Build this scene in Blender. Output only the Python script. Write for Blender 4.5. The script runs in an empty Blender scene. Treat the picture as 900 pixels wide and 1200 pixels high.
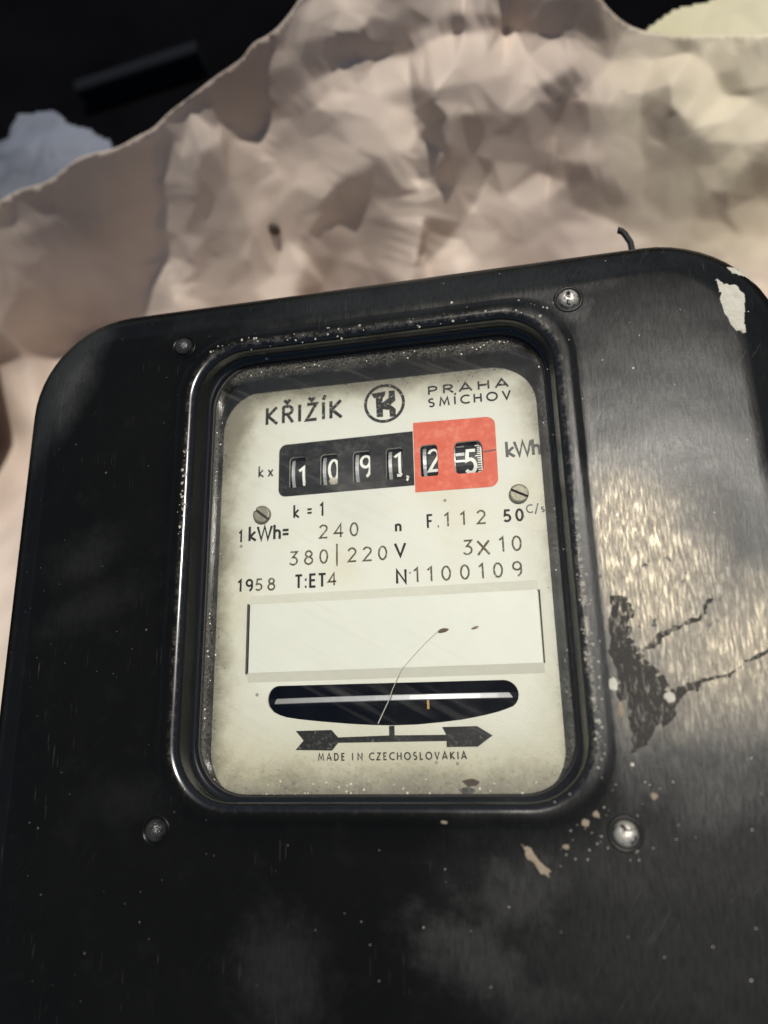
import bpy, bmesh, math, random
import numpy as np
from mathutils import Vector, Matrix, noise, geometry
random.seed(7)
C = bpy.context.scene
COL = C.collection
S = 0.00072                      # metres per drawing unit; every length below is in drawing units
D = 205.0                        # height of the camera above the front of the cover

# ------------------------------------------------------------------ camera
R = np.array([[0.97891709, 0.02080829, 0.20319532],
              [-0.07512991, 0.96174034, 0.26345969],
              [-0.189939, -0.27317124, 0.94302739]])
F = 864.8
cam = bpy.data.objects.new('camera', bpy.data.cameras.new('camera'))
COL.objects.link(cam)
m = Matrix(((R[0, 0], -R[1, 0], -R[2, 0], 0), (-R[0, 1], R[1, 1], R[2, 1], 0), (-R[0, 2], R[1, 2], R[2, 2], D*S), (0, 0, 0, 1)))
cam.matrix_world = m
cam.data.sensor_fit = 'VERTICAL'; cam.data.sensor_height = 36; cam.data.sensor_width = 27
cam.data.lens = F/1200*36
cam.data.clip_start = 0.005; cam.data.clip_end = 200
cam.data.dof.use_dof = True
cam.data.dof.aperture_fstop = 9.5
C.camera = cam
C.render.resolution_x = 768; C.render.resolution_y = 1024
foc = Vector((-45*S, 48*S, -20*S))
cam.data.dof.focus_distance = (foc - cam.location).dot(-(m.to_3x3() @ Vector((0, 0, 1))))

# ------------------------------------------------------------------ sky, sun, exposure
TX, TY = math.tan(math.radians(11)), math.tan(math.radians(14))
sd = Vector((TX, TY, 1)).normalized()
w = bpy.data.worlds.new('World'); C.world = w; w.use_nodes = True
nt = w.node_tree
sky = nt.nodes.new('ShaderNodeTexSky'); sky.sky_type = 'NISHITA'; sky.sun_disc = False
sky.sun_elevation = math.asin(sd.z); sky.sun_rotation = math.atan2(sd.x, sd.y)
nt.links.new(sky.outputs[0], nt.nodes['Background'].inputs[0]); nt.nodes['Background'].inputs[1].default_value = 0.05
sun = bpy.data.lights.new('sun', 'SUN'); sun.energy = 3.7; sun.angle = math.radians(0.8); sun.color = (1, .955, .88)
so = bpy.data.objects.new('sun', sun); COL.objects.link(so)
so.rotation_euler = sd.to_track_quat('Z', 'Y').to_euler(); so.location = (0, 0, 2)
C.view_settings.view_transform = 'Standard'; C.view_settings.look = 'None'
C.view_settings.gamma = 1; C.view_settings.use_curve_mapping = False; C.view_settings.exposure = 0.0
C.render.engine = 'CYCLES'

# ------------------------------------------------------------------ node helper
class NT:
    def __init__(s, name):
        s.mat = bpy.data.materials.new(name); s.mat.use_nodes = True
        s.t = s.mat.node_tree; s.t.nodes.clear()
        s.out = s.n('ShaderNodeOutputMaterial')
        co = s.n('ShaderNodeTexCoord')
        s.co = s.vm('SCALE', co.outputs['Object'], scale=1/S)
        sx = s.n('ShaderNodeSeparateXYZ'); s.l(s.co, sx.inputs[0]); s.x, s.y, s.z = sx.outputs
    def n(s, k): return s.t.nodes.new(k)
    def l(s, a, b): s.t.links.new(a, b)
    def put(s, i, v):
        if isinstance(v, bpy.types.NodeSocket): s.l(v, i)
        else: i.default_value = v
    def ma(s, op, a, b=0.0, c=0.0, clamp=False):
        q = s.n('ShaderNodeMath'); q.operation = op; q.use_clamp = clamp
        for k, v in enumerate((a, b, c)): s.put(q.inputs[k], v)
        return q.outputs[0]
    def vm(s, op, a, b=None, scale=None):
        q = s.n('ShaderNodeVectorMath'); q.operation = op; s.put(q.inputs[0], a)
        if b is not None: s.put(q.inputs[1], b)
        if scale is not None: q.inputs['Scale'].default_value = scale
        return q.outputs[0]
    def noise(s, scale, detail=4, rough=.55, stretch=(1, 1, 1), off=(0, 0, 0), dist=0.0):
        v = s.vm('MULTIPLY', s.vm('ADD', s.co, off), stretch)
        q = s.n('ShaderNodeTexNoise'); s.l(v, q.inputs['Vector'])
        q.inputs['Scale'].default_value = scale; q.inputs['Detail'].default_value = detail
        q.inputs['Roughness'].default_value = rough; q.inputs['Distortion'].default_value = dist
        return q.outputs['Fac']
    def voro(s, scale, off=(0, 0, 0), feature='F1', stretch=(1, 1, 1)):
        v = s.vm('MULTIPLY', s.vm('ADD', s.co, off), stretch)
        q = s.n('ShaderNodeTexVoronoi'); q.feature = feature; s.l(v, q.inputs['Vector']); q.inputs['Scale'].default_value = scale
        return q.outputs
    def rng(s, v, a, b, c=0.0, d=1.0):
        q = s.n('ShaderNodeMapRange'); q.interpolation_type = 'SMOOTHSTEP'
        for k, u in enumerate((v, a, b, c, d)): s.put(q.inputs[k], u)
        return q.outputs[0]
    def mix(s, f, a, b):
        q = s.n('ShaderNodeMix'); q.data_type = 'RGBA'; s.put(q.inputs[0], f)
        for i, v in ((6, a), (7, b)):
            if isinstance(v, tuple): v = (*v, 1)
            s.put(q.inputs[i], v)
        return q.outputs[2]
    def mixf(s, f, a, b):
        q = s.n('ShaderNodeMix'); q.data_type = 'FLOAT'; s.put(q.inputs[0], f); s.put(q.inputs[2], a); s.put(q.inputs[3], b)
        return q.outputs[0]
    def bump(s, h, dist, strength=1.0, nrm=None):
        q = s.n('ShaderNodeBump'); s.put(q.inputs['Height'], h); q.inputs['Distance'].default_value = dist*S
        q.inputs['Strength'].default_value = strength
        if nrm is not None: s.l(nrm, q.inputs['Normal'])
        return q.outputs[0]
    def blob(s, cx, cy, rx, ry, ang=0, rag=.5, scale=.25, soft=.25, off=0, stretch=(1, 1, 1)):
        """ragged elliptical patch of wear in the plane of the cover"""
        a = math.radians(ang); ca, sa = math.cos(a), math.sin(a)
        dx = s.ma('SUBTRACT', s.x, cx); dy = s.ma('SUBTRACT', s.y, cy)
        u = s.ma('DIVIDE', s.ma('ADD', s.ma('MULTIPLY', dx, ca), s.ma('MULTIPLY', dy, sa)), rx)
        v = s.ma('DIVIDE', s.ma('SUBTRACT', s.ma('MULTIPLY', dy, ca), s.ma('MULTIPLY', dx, sa)), ry)
        d = s.ma('SQRT', s.ma('ADD', s.ma('MULTIPLY', u, u), s.ma('MULTIPLY', v, v)))
        key = round(scale*10)
        if not hasattr(s, 'nc'): s.nc = {}
        if key not in s.nc: s.nc[key] = s.noise(scale, 5, .65, off=(17.3, 4.1, 0))
        n = s.nc[key]
        d = s.ma('ADD', d, s.ma('MULTIPLY', s.ma('SUBTRACT', n, .5), rag*4))
        return s.rng(d, 1-soft, 1+soft, 1, 0)
    def bsdf(s, **k):
        q = s.n('ShaderNodeBsdfPrincipled')
        for a, v in k.items():
            a = a.replace('_', ' ')
            if a == 'Base Color' and isinstance(v, tuple): v = (*v, 1)
            s.put(q.inputs[a], v)
        s.l(q.outputs[0], s.out.inputs[0]); return q
def plain(name, col, rough=.5, metal=0, var=.15, sc=.6, bump=0.0, **k):
    t = NT(name); n = t.noise(sc, 5, .6)
    c = t.mix(n, tuple(v*(1-var) for v in col), tuple(min(1, v*(1+var)) for v in col))
    kw = dict(Base_Color=c, Roughness=t.mixf(t.noise(sc*2.3, 4), max(0, rough-.1), min(1, rough+.1)), Metallic=metal)
    if bump: kw['Normal'] = t.bump(t.noise(sc*3, 5, .6), bump)
    kw.update(k); t.bsdf(**kw); return t.mat

# ------------------------------------------------------------------ materials
def case_material(name='worn_black_paint'):
    t = NT(name)
    grain = t.noise(1.5, 6, .72, stretch=(1, .14, 1))             # brush-like vertical rubbing marks
    fine = t.noise(3.2, 5, .7)
    broad = t.noise(.035, 4, .6)
    cloud = t.noise(.11, 5, .6, off=(31, 5, 0))
    # rubbed and dusty regions; on the right they also carry painted sun sheen
    rub_and_sheen = t.blob(40, 22, 36, 46, 10, .22, .06, .55, off=1)
    rub_and_sheen = t.ma('MAXIMUM', rub_and_sheen, t.ma('MULTIPLY', t.blob(38, 80, 38, 56, 0, .2, .05, .6, off=2), .2))
    rub_and_sheen = t.ma('MAXIMUM', rub_and_sheen, t.ma('MULTIPLY', t.blob(40, -45, 52, 40, 0, .3, .06, .6, off=3), .34))
    rub_and_sheen = t.ma('MAXIMUM', rub_and_sheen, t.ma('MULTIPLY', t.blob(-152, 115, 8, 24, -22, .35, .12, .8, off=4), .75))
    rub_and_sheen = t.ma('MAXIMUM', rub_and_sheen, t.ma('MULTIPLY', t.blob(-20, 130, 60, 7, 0, .4, .12, .8, off=5), .5))
    for k, (cx, cy, rx, ry, a, s_) in enumerate([(-20, -57, 15, 7, -25, .7), (-8, -42, 15, 9, 20, .6), (-71, -62, 10, 12, 20, .38), (-5, -66, 12, 6, 0, .5),
                                                 (-138, 52, 10, 6, 30, .25), (-135, 36, 16, 5, 20, .2), (-118, -20, 12, 5, 0, .14), (14, 118, 9, 8, 0, .5)]):
        rub_and_sheen = t.ma('MAXIMUM', rub_and_sheen, t.ma('MULTIPLY', t.blob(cx, cy, rx, ry, a, .55, .16, .85, off=6+k), s_*.75))
    rub_and_sheen = t.ma('MULTIPLY', rub_and_sheen, t.rng(grain, .25, .62, .45, 1))
    rub_and_sheen = t.ma('ADD', rub_and_sheen, t.ma('MULTIPLY', t.rng(cloud, .52, .75), .05), clamp=True)
    # distance outside the crest of the window rim
    def sdf(hx, hy, r):
        qx = t.ma('SUBTRACT', t.ma('ABSOLUTE', t.ma('ADD', t.x, 46.0)), hx-r); qy = t.ma('SUBTRACT', t.ma('ABSOLUTE', t.ma('ADD', t.y, -48.7)), hy-r)
        px, py = t.ma('MAXIMUM', qx, 0), t.ma('MAXIMUM', qy, 0)
        L = t.ma('SQRT', t.ma('ADD', t.ma('MULTIPLY', px, px), t.ma('MULTIPLY', py, py)))
        return t.ma('SUBTRACT', t.ma('ADD', L, t.ma('MINIMUM', t.ma('MAXIMUM', qx, qy), 0)), r)
    dist = sdf(59, 71.6, 17.8)
    outside = t.rng(dist, 4.3, 5.6)
    wallm = t.rng(dist, -.6, .4, 1, 0)
    gold_sheen = t.ma('MULTIPLY', t.blob(30, 38, 16, 25, 12, .35, .12, .7, off=20), t.rng(grain, .22, .6, .25, 1))  # sun highlight painted on as patches of golden bare metal
    gold_sheen2 = t.ma('MULTIPLY', t.blob(53, 16, 26, 15, 20, .35, .12, .8, off=21), t.rng(grain, .22, .62, .25, 1))
    gold_sheen = t.ma('MULTIPLY', t.ma('MAXIMUM', gold_sheen, gold_sheen2), outside)
    pits = t.ma('MULTIPLY', t.rng(t.noise(.35, 4, .7, stretch=(1, .7, 1), off=(3, 3, 0)), .6, .68), t.blob(30, 30, 20, 14, 0, .2, .12, .4))
    gold_sheen = t.ma('MULTIPLY', gold_sheen, t.ma('SUBTRACT', 1, pits))
    # highlight along the rim crest, painted as pale worn metal, brightest on the right
    crest = t.ma('MULTIPLY', t.rng(t.ma('ABSOLUTE', t.ma('ADD', dist, .2)), .3, 1.5, 1, 0), t.rng(t.noise(.45, 5, .75), .47, .62))
    crest = t.ma('MULTIPLY', crest, t.mixf(t.ma('MULTIPLY', t.rng(t.x, 5, 10), t.rng(t.y, 62, 40)), .35, 1.0))
    crest = t.ma('MULTIPLY', crest, t.rng(t.y, -24, 4, .12, 1))
    cast_shadow = 0.0
    # specks of old whitewash
    v = t.voro(.33); cut = t.ma('SUBTRACT', t.ma('MULTIPLY', t.noise(.05, 3, .6, off=(9, 9, 0)), .5), .165)
    vr = t.n('ShaderNodeSeparateColor'); t.l(v['Color'], vr.inputs[0])
    speck = t.ma('MULTIPLY', t.ma('LESS_THAN', v['Distance'], t.ma('MULTIPLY', cut, .8)), t.ma('GREATER_THAN', vr.outputs[0], .95))
    v2 = t.voro(.9, off=(4, 4, 0)); vr2 = t.n('ShaderNodeSeparateColor'); t.l(v2['Color'], vr2.inputs[0])
    speck = t.ma('MAXIMUM', speck, t.ma('MULTIPLY', t.ma('LESS_THAN', v2['Distance'], .16), t.ma('GREATER_THAN', vr2.outputs[0], .985)))
    speck = t.ma('MULTIPLY', speck, t.rng(t.x, -90, 0, .15, 1))
    lines = t.rng(t.noise(.3, 2, .5, stretch=(7, .25, 1), off=(0, 40, 0)), .66, .72)
    lines = t.ma('MULTIPLY', lines, t.rng(t.noise(.06, 3, off=(0, 90, 0)), .5, .65))
    vr_ = t.n('ShaderNodeVectorRotate'); vr_.rotation_type = 'Z_AXIS'; t.l(t.co, vr_.inputs['Vector']); vr_.inputs['Angle'].default_value = math.radians(35)
    dn = t.n('ShaderNodeTexNoise'); t.l(t.vm('MULTIPLY', vr_.outputs[0], (6, .16, 1)), dn.inputs['Vector']); dn.inputs['Scale'].default_value = .35; dn.inputs['Detail'].default_value = 2
    diag = t.ma('MULTIPLY', t.rng(dn.outputs['Fac'], .64, .7), t.rng(t.noise(.05, 3, off=(33, 12, 0)), .5, .62))
    scr = t.ma('MAXIMUM', t.ma('MULTIPLY', lines, .5), t.ma('MULTIPLY', t.ma('MULTIPLY', diag, t.rng(t.x, -30, 30, .12, 1)), .6))
    col = t.mix(broad, (.003, .0031, .003), (.006, .006, .0055))
    col = t.mix(t.ma('MULTIPLY', rub_and_sheen, .6), col, t.mix(fine, (.04, .041, .038), (.085, .083, .073)))
    col = t.mix(t.ma('MULTIPLY', gold_sheen, .9), col, t.mix(fine, (.26, .225, .165), (.5, .44, .335)))
    col = t.mix(t.ma('MULTIPLY', crest, .7), col, (.26, .235, .19))
    col = t.mix(t.ma('MULTIPLY', scr, .35), col, (.16, .155, .14))
    col = t.mix(t.ma('MULTIPLY', speck, .85), col, (.55, .5, .42))
    rough = t.mixf(t.ma('ADD', rub_and_sheen, gold_sheen, clamp=True), t.mixf(fine, .2, .3), .47)
    rough = t.mixf(gold_sheen, rough, .38); rough = t.mixf(wallm, rough, .22)
    spec = t.mixf(t.ma('MAXIMUM', wallm, crest), t.mixf(t.ma('ADD', rub_and_sheen, gold_sheen, clamp=True), .12, .7), .75)
    spec = t.ma('ADD', spec, t.ma('MULTIPLY', gold_sheen, .45), clamp=True)
    h = t.ma('ADD', t.ma('MULTIPLY', grain, t.mixf(rub_and_sheen, .06, 1.0)), t.ma('MULTIPLY', fine, t.mixf(rub_and_sheen, .04, .6)))
    h = t.ma('ADD', h, t.ma('MULTIPLY', gold_sheen, .6)); h = t.ma('ADD', h, t.ma('MULTIPLY', t.ma('MULTIPLY', t.noise(2.4, 5, .75, stretch=(1, .5, 1), off=(0, 0, 9)), gold_sheen), .55))
    h = t.ma('ADD', h, t.ma('MULTIPLY', speck, .5)); h = t.ma('SUBTRACT', h, t.ma('MULTIPLY', scr, .15))
    n = t.bump(h, .10, .9)
    n = t.bump(t.noise(.03, 2), .9, .4, n)
    t.bsdf(Base_Color=col, Roughness=rough, Specular_IOR_Level=spec, Normal=n, Metallic=t.ma('MAXIMUM', t.ma('MAXIMUM', t.ma('MULTIPLY', gold_sheen, .8), t.ma('MULTIPLY', crest, .5)), t.ma('MULTIPLY', rub_and_sheen, .35)))
    return t.mat
M = {}
M['case'] = case_material()
def enamel():
    t = NT('aged_white_enamel')
    n = t.noise(.06, 5, .6); f = t.noise(2.2, 4, .6)
    c = t.mix(n, (.64, .645, .585), (.71, .71, .645))
    c = t.mix(t.rng(t.noise(.03, 4, .6, off=(0, 50, 0)), .45, .75), c, (.64, .61, .49))
    c = t.mix(t.ma('MULTIPLY', t.rng(f, .55, .8), .12), c, (.4, .37, .3))
    c = t.mix(t.ma('MULTIPLY', t.rng(t.ma('ADD', t.y, t.ma('MULTIPLY', t.noise(.03, 3), 30)), -12, 40, 1, 0), .75), c, (.47, .44, .31))
    # grime at the dial edges, with the rim's soft shade painted in towards the top
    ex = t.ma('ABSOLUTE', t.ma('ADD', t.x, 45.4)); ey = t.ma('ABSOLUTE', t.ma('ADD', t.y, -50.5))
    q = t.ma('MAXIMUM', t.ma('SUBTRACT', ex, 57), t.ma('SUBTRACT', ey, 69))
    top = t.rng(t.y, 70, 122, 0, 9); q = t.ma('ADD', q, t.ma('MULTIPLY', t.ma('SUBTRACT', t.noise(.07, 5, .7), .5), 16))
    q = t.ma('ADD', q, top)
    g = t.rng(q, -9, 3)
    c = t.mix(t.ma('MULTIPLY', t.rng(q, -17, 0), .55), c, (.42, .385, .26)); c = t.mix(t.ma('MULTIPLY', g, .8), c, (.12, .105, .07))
    v = t.voro(.16); vr = t.n('ShaderNodeSeparateColor'); t.l(v['Color'], vr.inputs[0])
    sp = t.ma('MULTIPLY', t.ma('LESS_THAN', v['Distance'], .09), t.ma('GREATER_THAN', vr.outputs[0], .8))
    c = t.mix(t.ma('MULTIPLY', sp, .7), c, (.12, .1, .08))
    t.bsdf(Base_Color=c, Roughness=.5, Specular_IOR_Level=.4, Normal=t.bump(t.noise(1.5, 4), .06))
    return t.mat
M['plate'] = enamel()
def ink(name, col, worn, lo=.46, hi=.6, sc=.55, base=(.68, .68, .59)):
    t = NT(name); n = t.noise(sc, 5, .7)
    c = t.mix(t.noise(.3, 3), tuple(v*.8 for v in col), tuple(v*1.25 for v in col))
    c = t.mix(t.ma('MULTIPLY', t.rng(n, lo, hi), worn), c, base)
    t.bsdf(Base_Color=c, Roughness=.5, Specular_IOR_Level=.15); return t.mat
M['ink'] = ink('black_printing_ink', (.016, .015, .013), .5, .62, .74)
M['ink_worn'] = ink('worn_black_printing_ink', (.024, .022, .019), .6, .56, .66, 1.0)
M['ink_faded'] = ink('faded_grey_printing_ink', (.11, .107, .1), .5, .55, .7)
M['stamp'] = ink('brown_stamped_ink', (.085, .066, .036), .5, .5, .7, 1.2)
M['panel'] = ink('black_register_panel', (.013, .013, .0135), .22, .45, .75, .3, (.2, .19, .17))
M['red'] = ink('red_register_panel', (.66, .13, .078), .5, .45, .75, .3, (.72, .33, .24))
M['redmark'] = plain('dark_red_index_line', (.13, .02, .02), .5)
M['label'] = plain('blank_white_label', (.66, .665, .61), .45, 0, .05, .1)
M['strip'] = plain('label_holder_strip', (.57, .565, .49), .5, 0, .08, .3)
M['dark'] = plain('dark_interior', (.006, .006, .006), .7, 0, .3)
M['drum'] = plain('black_number_drum', (.012, .012, .012), .4, 0, .2)
M['digit_or_band'] = plain('white_digit_paint', (.85, .85, .8), .45, 0, .06, 1.5)
M['rim'] = plain('bare_metal_rim_and_reflection', (.7, .7, .7), .3, .7, .12, .5)
M['alu'] = plain('aluminium_disc', (.55, .55, .57), .35, .35, .1, .8)
M['brass'] = plain('brass_pin', (.45, .3, .1), .3, 1, .1)
M['screw'] = plain('dull_nickel_screw', (.2, .19, .145), .38, .6, .2, 1.2, .12)
M['slot'] = plain('dirty_screw_slot', (.05, .035, .025), .7)
def wall_mat():
    t = NT('dusty_inner_frame')
    n = t.noise(1.1, 5, .7); v = t.voro(1.0); vr = t.n('ShaderNodeSeparateColor'); t.l(v['Color'], vr.inputs[0])
    sp = t.ma('MULTIPLY', t.ma('LESS_THAN', v['Distance'], .3), t.ma('GREATER_THAN', vr.outputs[0], .8))
    c = t.mix(t.rng(n, .5, .75), (.012, .011, .009), (.16, .13, .085)); c = t.mix(t.ma('MULTIPLY', sp, .9), c, (.75, .66, .5))
    t.bsdf(Base_Color=c, Roughness=.45, Normal=t.bump(n, .5)); return t.mat
M['wall'] = wall_mat()
def rivet_mat(name, chipped):
    t = NT(name); n = t.noise(.5, 5, .65)
    m_ = t.ma('MULTIPLY', t.rng(n, .38, .5), chipped)
    c = t.mix(m_, (.005, .0055, .0065), (.62, .58, .5))
    t.bsdf(Base_Color=c, Roughness=t.mixf(m_, .2, .35), Metallic=t.ma('MULTIPLY', m_, .6), Normal=t.bump(n, .5)); return t.mat
M['rivet'] = rivet_mat('painted_rivet', .04); M['rivet_bare'] = rivet_mat('chipped_bare_rivet', 1.0)
M['rubber'] = plain('perished_black_gasket', (.008, .007, .006), .55, 0, .3, .8, .2)
def glass_mat():
    t = NT('dusty_thin_glass')
    tr = t.n('ShaderNodeBsdfTransparent'); tr.inputs[0].default_value = (.985, .99, .98, 1)
    gl = t.n('ShaderNodeBsdfGlossy'); gl.inputs['Roughness'].default_value = .03
    fr = t.n('ShaderNodeFresnel'); fr.inputs[0].default_value = 1.45
    m1 = t.n('ShaderNodeMixShader'); t.l(fr.outputs[0], m1.inputs[0]); t.l(tr.outputs[0], m1.inputs[1]); t.l(gl.outputs[0], m1.inputs[2])
    df = t.n('ShaderNodeBsdfDiffuse')
    ex = t.ma('ABSOLUTE', t.ma('ADD', t.x, 45.4)); ey = t.ma('ABSOLUTE', t.ma('ADD', t.y, -48.7))
    q = t.ma('MAXIMUM', t.ma('SUBTRACT', ex, 55), t.ma('SUBTRACT', ey, 67))
    q = t.ma('ADD', q, t.ma('MULTIPLY', t.ma('SUBTRACT', t.noise(.14, 5, .7), .5), 9))
    edge = t.rng(q, -4.5, 2.5)
    dens = t.noise(1.3, 5, .75)
    grime = t.ma('MULTIPLY', edge, t.rng(dens, .42, .62))
    v = t.voro(.8, off=(8, 0, 0)); vr = t.n('ShaderNodeSeparateColor'); t.l(v['Color'], vr.inputs[0])
    gr = t.ma('MULTIPLY', t.ma('LESS_THAN', v['Distance'], .2), t.ma('GREATER_THAN', t.ma('ADD', vr.outputs[0], t.ma('MULTIPLY', edge, .45)), 1.02))
    # wiped streaks and a smear over the register
    st = t.n('ShaderNodeVectorRotate'); st.rotation_type = 'Z_AXIS'; t.l(t.co, st.inputs['Vector']); st.inputs['Angle'].default_value = math.radians(28)
    sv = t.vm('MULTIPLY', st.outputs[0], (.045, .9, 1)); sn = t.n('ShaderNodeTexNoise'); t.l(sv, sn.inputs['Vector']); sn.inputs['Scale'].default_value = .55; sn.inputs['Detail'].default_value = 5
    streak = t.ma('MULTIPLY', t.rng(sn.outputs['Fac'], .54, .76), .035)
    smear = t.ma('MULTIPLY', t.blob(-52, 72, 8, 9, 20, .6, .2, .8, off=60), .035)
    haze = t.ma('MULTIPLY', t.rng(t.noise(.05, 4, .65, off=(5, 77, 0)), .4, .75), .008)
    low = t.ma('MULTIPLY', t.rng(t.ma('ADD', t.y, t.ma('MULTIPLY', t.noise(.2, 4), 8)), -14, 6, 1, 0), t.ma('MULTIPLY', t.rng(t.noise(.9, 5, .7, off=(2, 3, 0)), .55, .68), .5))
    f = t.ma('MAXIMUM', t.ma('MAXIMUM', t.ma('MULTIPLY', grime, .42), t.ma('MULTIPLY', gr, .9)), t.ma('MAXIMUM', low, t.ma('ADD', t.ma('ADD', streak, smear), haze)))
    c = t.mix(t.ma('MAXIMUM', grime, low), (.55, .54, .5), (.075, .065, .045)); c = t.mix(gr, c, (.8, .74, .6))
    t.l(c, df.inputs[0])
    m2 = t.n('ShaderNodeMixShader'); t.l(f, m2.inputs[0]); t.l(m1.outputs[0], m2.inputs[1]); t.l(df.outputs[0], m2.inputs[2])
    t.l(m2.outputs[0], t.out.inputs[0]); return t.mat
M['glass'] = glass_mat()
def paper_mat(name, a, b, spec=.25):
    t = NT(name); n = t.rng(t.noise(.009, 3, .5), .3, .7); f = t.noise(.25, 5, .6)
    c = t.mix(n, a, b); c = t.mix(t.ma('MULTIPLY', t.rng(f, .5, .8), .12), c, tuple(v*.75 for v in a))
    if name.startswith('crumpled'): c = t.mix(t.ma('MULTIPLY', t.blob(130, 300, 60, 60, 0, .25, .03, .7), .8), c, (.66, .585, .42))
    t.bsdf(Base_Color=c, Roughness=.62, Specular_IOR_Level=spec, Normal=t.bump(t.noise(.05, 2, .5), .8, .5)); return t.mat
M['paper'] = paper_mat('crumpled_brown_grey_paper', (.40, .325, .275), (.70, .585, .485))
M['paper_y'] = paper_mat('yellowish_paper', (.50, .46, .30), (.62, .57, .4))
M['film'] = paper_mat('pale_blue_paper', (.05, .053, .064), (.15, .165, .2))
M['soil'] = plain('dark_ground', (.0028, .0028, .0034), .9, 0, .6, .01, 3, Specular_IOR_Level=0.0)
M['bar'] = plain('dark_blue_steel', (.0025, .004, .006), .8, .0, .3, Specular_IOR_Level=.15)

# ------------------------------------------------------------------ mesh helpers
def link(name, verts, faces, mat, parent=None, smooth=False, auto=None):
    me = bpy.data.meshes.new(name)
    me.from_pydata([(v[0]*S, v[1]*S, v[2]*S) for v in verts], [], faces); me.update()
    if smooth: me.polygons.foreach_set('use_smooth', [True]*len(me.polygons))
    me.materials.append(mat)
    o = bpy.data.objects.new(name, me); COL.objects.link(o)
    if parent: o.parent = parent
    return o
def tag(o, label, cat, group=None):
    o['label'] = label; o['category'] = cat
    if group: o['group'] = group
def rrect(cx, cy, hx, hy, r, z, nc=14, ns=26):
    out = []
    cs = [(cx+hx-r, cy+hy-r, 0), (cx-hx+r, cy+hy-r, 90), (cx-hx+r, cy-hy+r, 180), (cx+hx-r, cy-hy+r, 270)]
    for i, (x, y, a0) in enumerate(cs):
        for k in range(nc):
            a = math.radians(a0+90*k/(nc-1)); out.append((x+r*math.cos(a), y+r*math.sin(a), z))
        nx = cs[(i+1) % 4]; a = math.radians(a0+90)
        p = out[-1]; q = (nx[0]+r*math.cos(math.radians(nx[2])), nx[1]+r*math.sin(math.radians(nx[2])), z)
        for k in range(1, ns): out.append(tuple(p[j]+(q[j]-p[j])*k/ns for j in range(3)))
    return out
def loft(loops, closed=True, cap_first=False, cap_last=False):
    n = len(loops[0]); V = [v for L in loops for v in L]; Fc = []
    for i in range(len(loops)-1):
        for j in range(n if closed else n-1):
            a = i*n+j; b = i*n+(j+1) % n; Fc.append((a, b, b+n, a+n))
    if cap_first: Fc.append(tuple(reversed(range(n))))
    if cap_last: Fc.append(tuple(range((len(loops)-1)*n, len(loops)*n)))
    return V, Fc
def flat(outlines, z0, z1):
    """plate with holes: outlines[0] is the outer ring, others are holes"""
    vs, es, base = [], [], 0
    for o in outlines:
        n = len(o); vs += [Vector((p[0], p[1])) for p in o]; es += [(base+i, base+(i+1) % n) for i in range(n)]; base += n
    r = geometry.delaunay_2d_cdt(vs, es, [], 1, 1e-5)
    P2, tris = r[0], r[2]
    def inside(p, poly):
        c = False; j = len(poly)-1
        for i in range(len(poly)):
            a, b = poly[i], poly[j]
            if (a[1] > p[1]) != (b[1] > p[1]) and p[0] < (b[0]-a[0])*(p[1]-a[1])/(b[1]-a[1])+a[0]: c = not c
            j = i
        return c
    keep = []
    for t in tris:
        c = sum((P2[i] for i in t), Vector((0, 0)))/len(t)
        if inside(c, outlines[0]) and not any(inside(c, h) for h in outlines[1:]): keep.append(tuple(t))
    n = len(P2)
    V = [(p.x, p.y, z1) for p in P2]; V += [(p.x, p.y, z0) for p in P2]
    Fc = list(keep); Fc += [tuple(reversed([i+n for i in t])) for t in keep]
    ec = {}
    for t in keep:
        for k in range(len(t)):
            e = (t[k], t[(k+1) % len(t)]); ec[e] = 1
    for (a, b) in ec:
        if (b, a) not in ec: Fc.append((b, a, a+n, b+n))
    return V, Fc
def ribbons(paths, wt, z, th=.12, caps=True):
    """strokes of constant width; each is laid a hair above the one before"""
    V, Fc = [], []
    for pi, path in enumerate(paths):
        pts = [Vector(p) for p in path]
        q = [pts[0]]
        for p in pts[1:]:
            if (p-q[-1]).length > 1e-4: q.append(p)
        pts = q
        if len(pts) < 2: continue
        closed = (pts[0]-pts[-1]).length < 1e-3 and len(pts) > 4
        if closed: pts = pts[:-1]
        n = len(pts); L, Rr = [], []
        for i in range(n):
            d0 = (pts[i]-pts[i-1]).normalized() if (i > 0 or closed) else None
            d1 = (pts[(i+1) % n]-pts[i]).normalized() if (i < n-1 or closed) else None
            if d0 is None: d0 = d1
            if d1 is None: d1 = d0
            t = (d0+d1); t = t.normalized() if t.length > 1e-3 else d1
            nn = Vector((-t.y, t.x)); k = 1/max(.45, nn.dot(Vector((-d1.y, d1.x))))
            L.append(pts[i]+nn*wt/2*k); Rr.append(pts[i]-nn*wt/2*k)
        zt = z+th+pi*.012; b = len(V)
        for i in range(n):
            V += [(L[i].x, L[i].y, zt), (Rr[i].x, Rr[i].y, zt), (L[i].x, L[i].y, z), (Rr[i].x, Rr[i].y, z)]
        for i in range(n if closed else n-1):
            a = b+4*i; c = b+4*((i+1) % n)
            Fc += [(a, a+1, c+1, c), (a+2, a, c, c+2), (a+1, a+3, c+3, c+1)]
        if not closed:
            e = b+4*(n-1); Fc += [(b, b+2, b+3, b+1), (e, e+1, e+3, e+2)]
    return V, Fc
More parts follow.
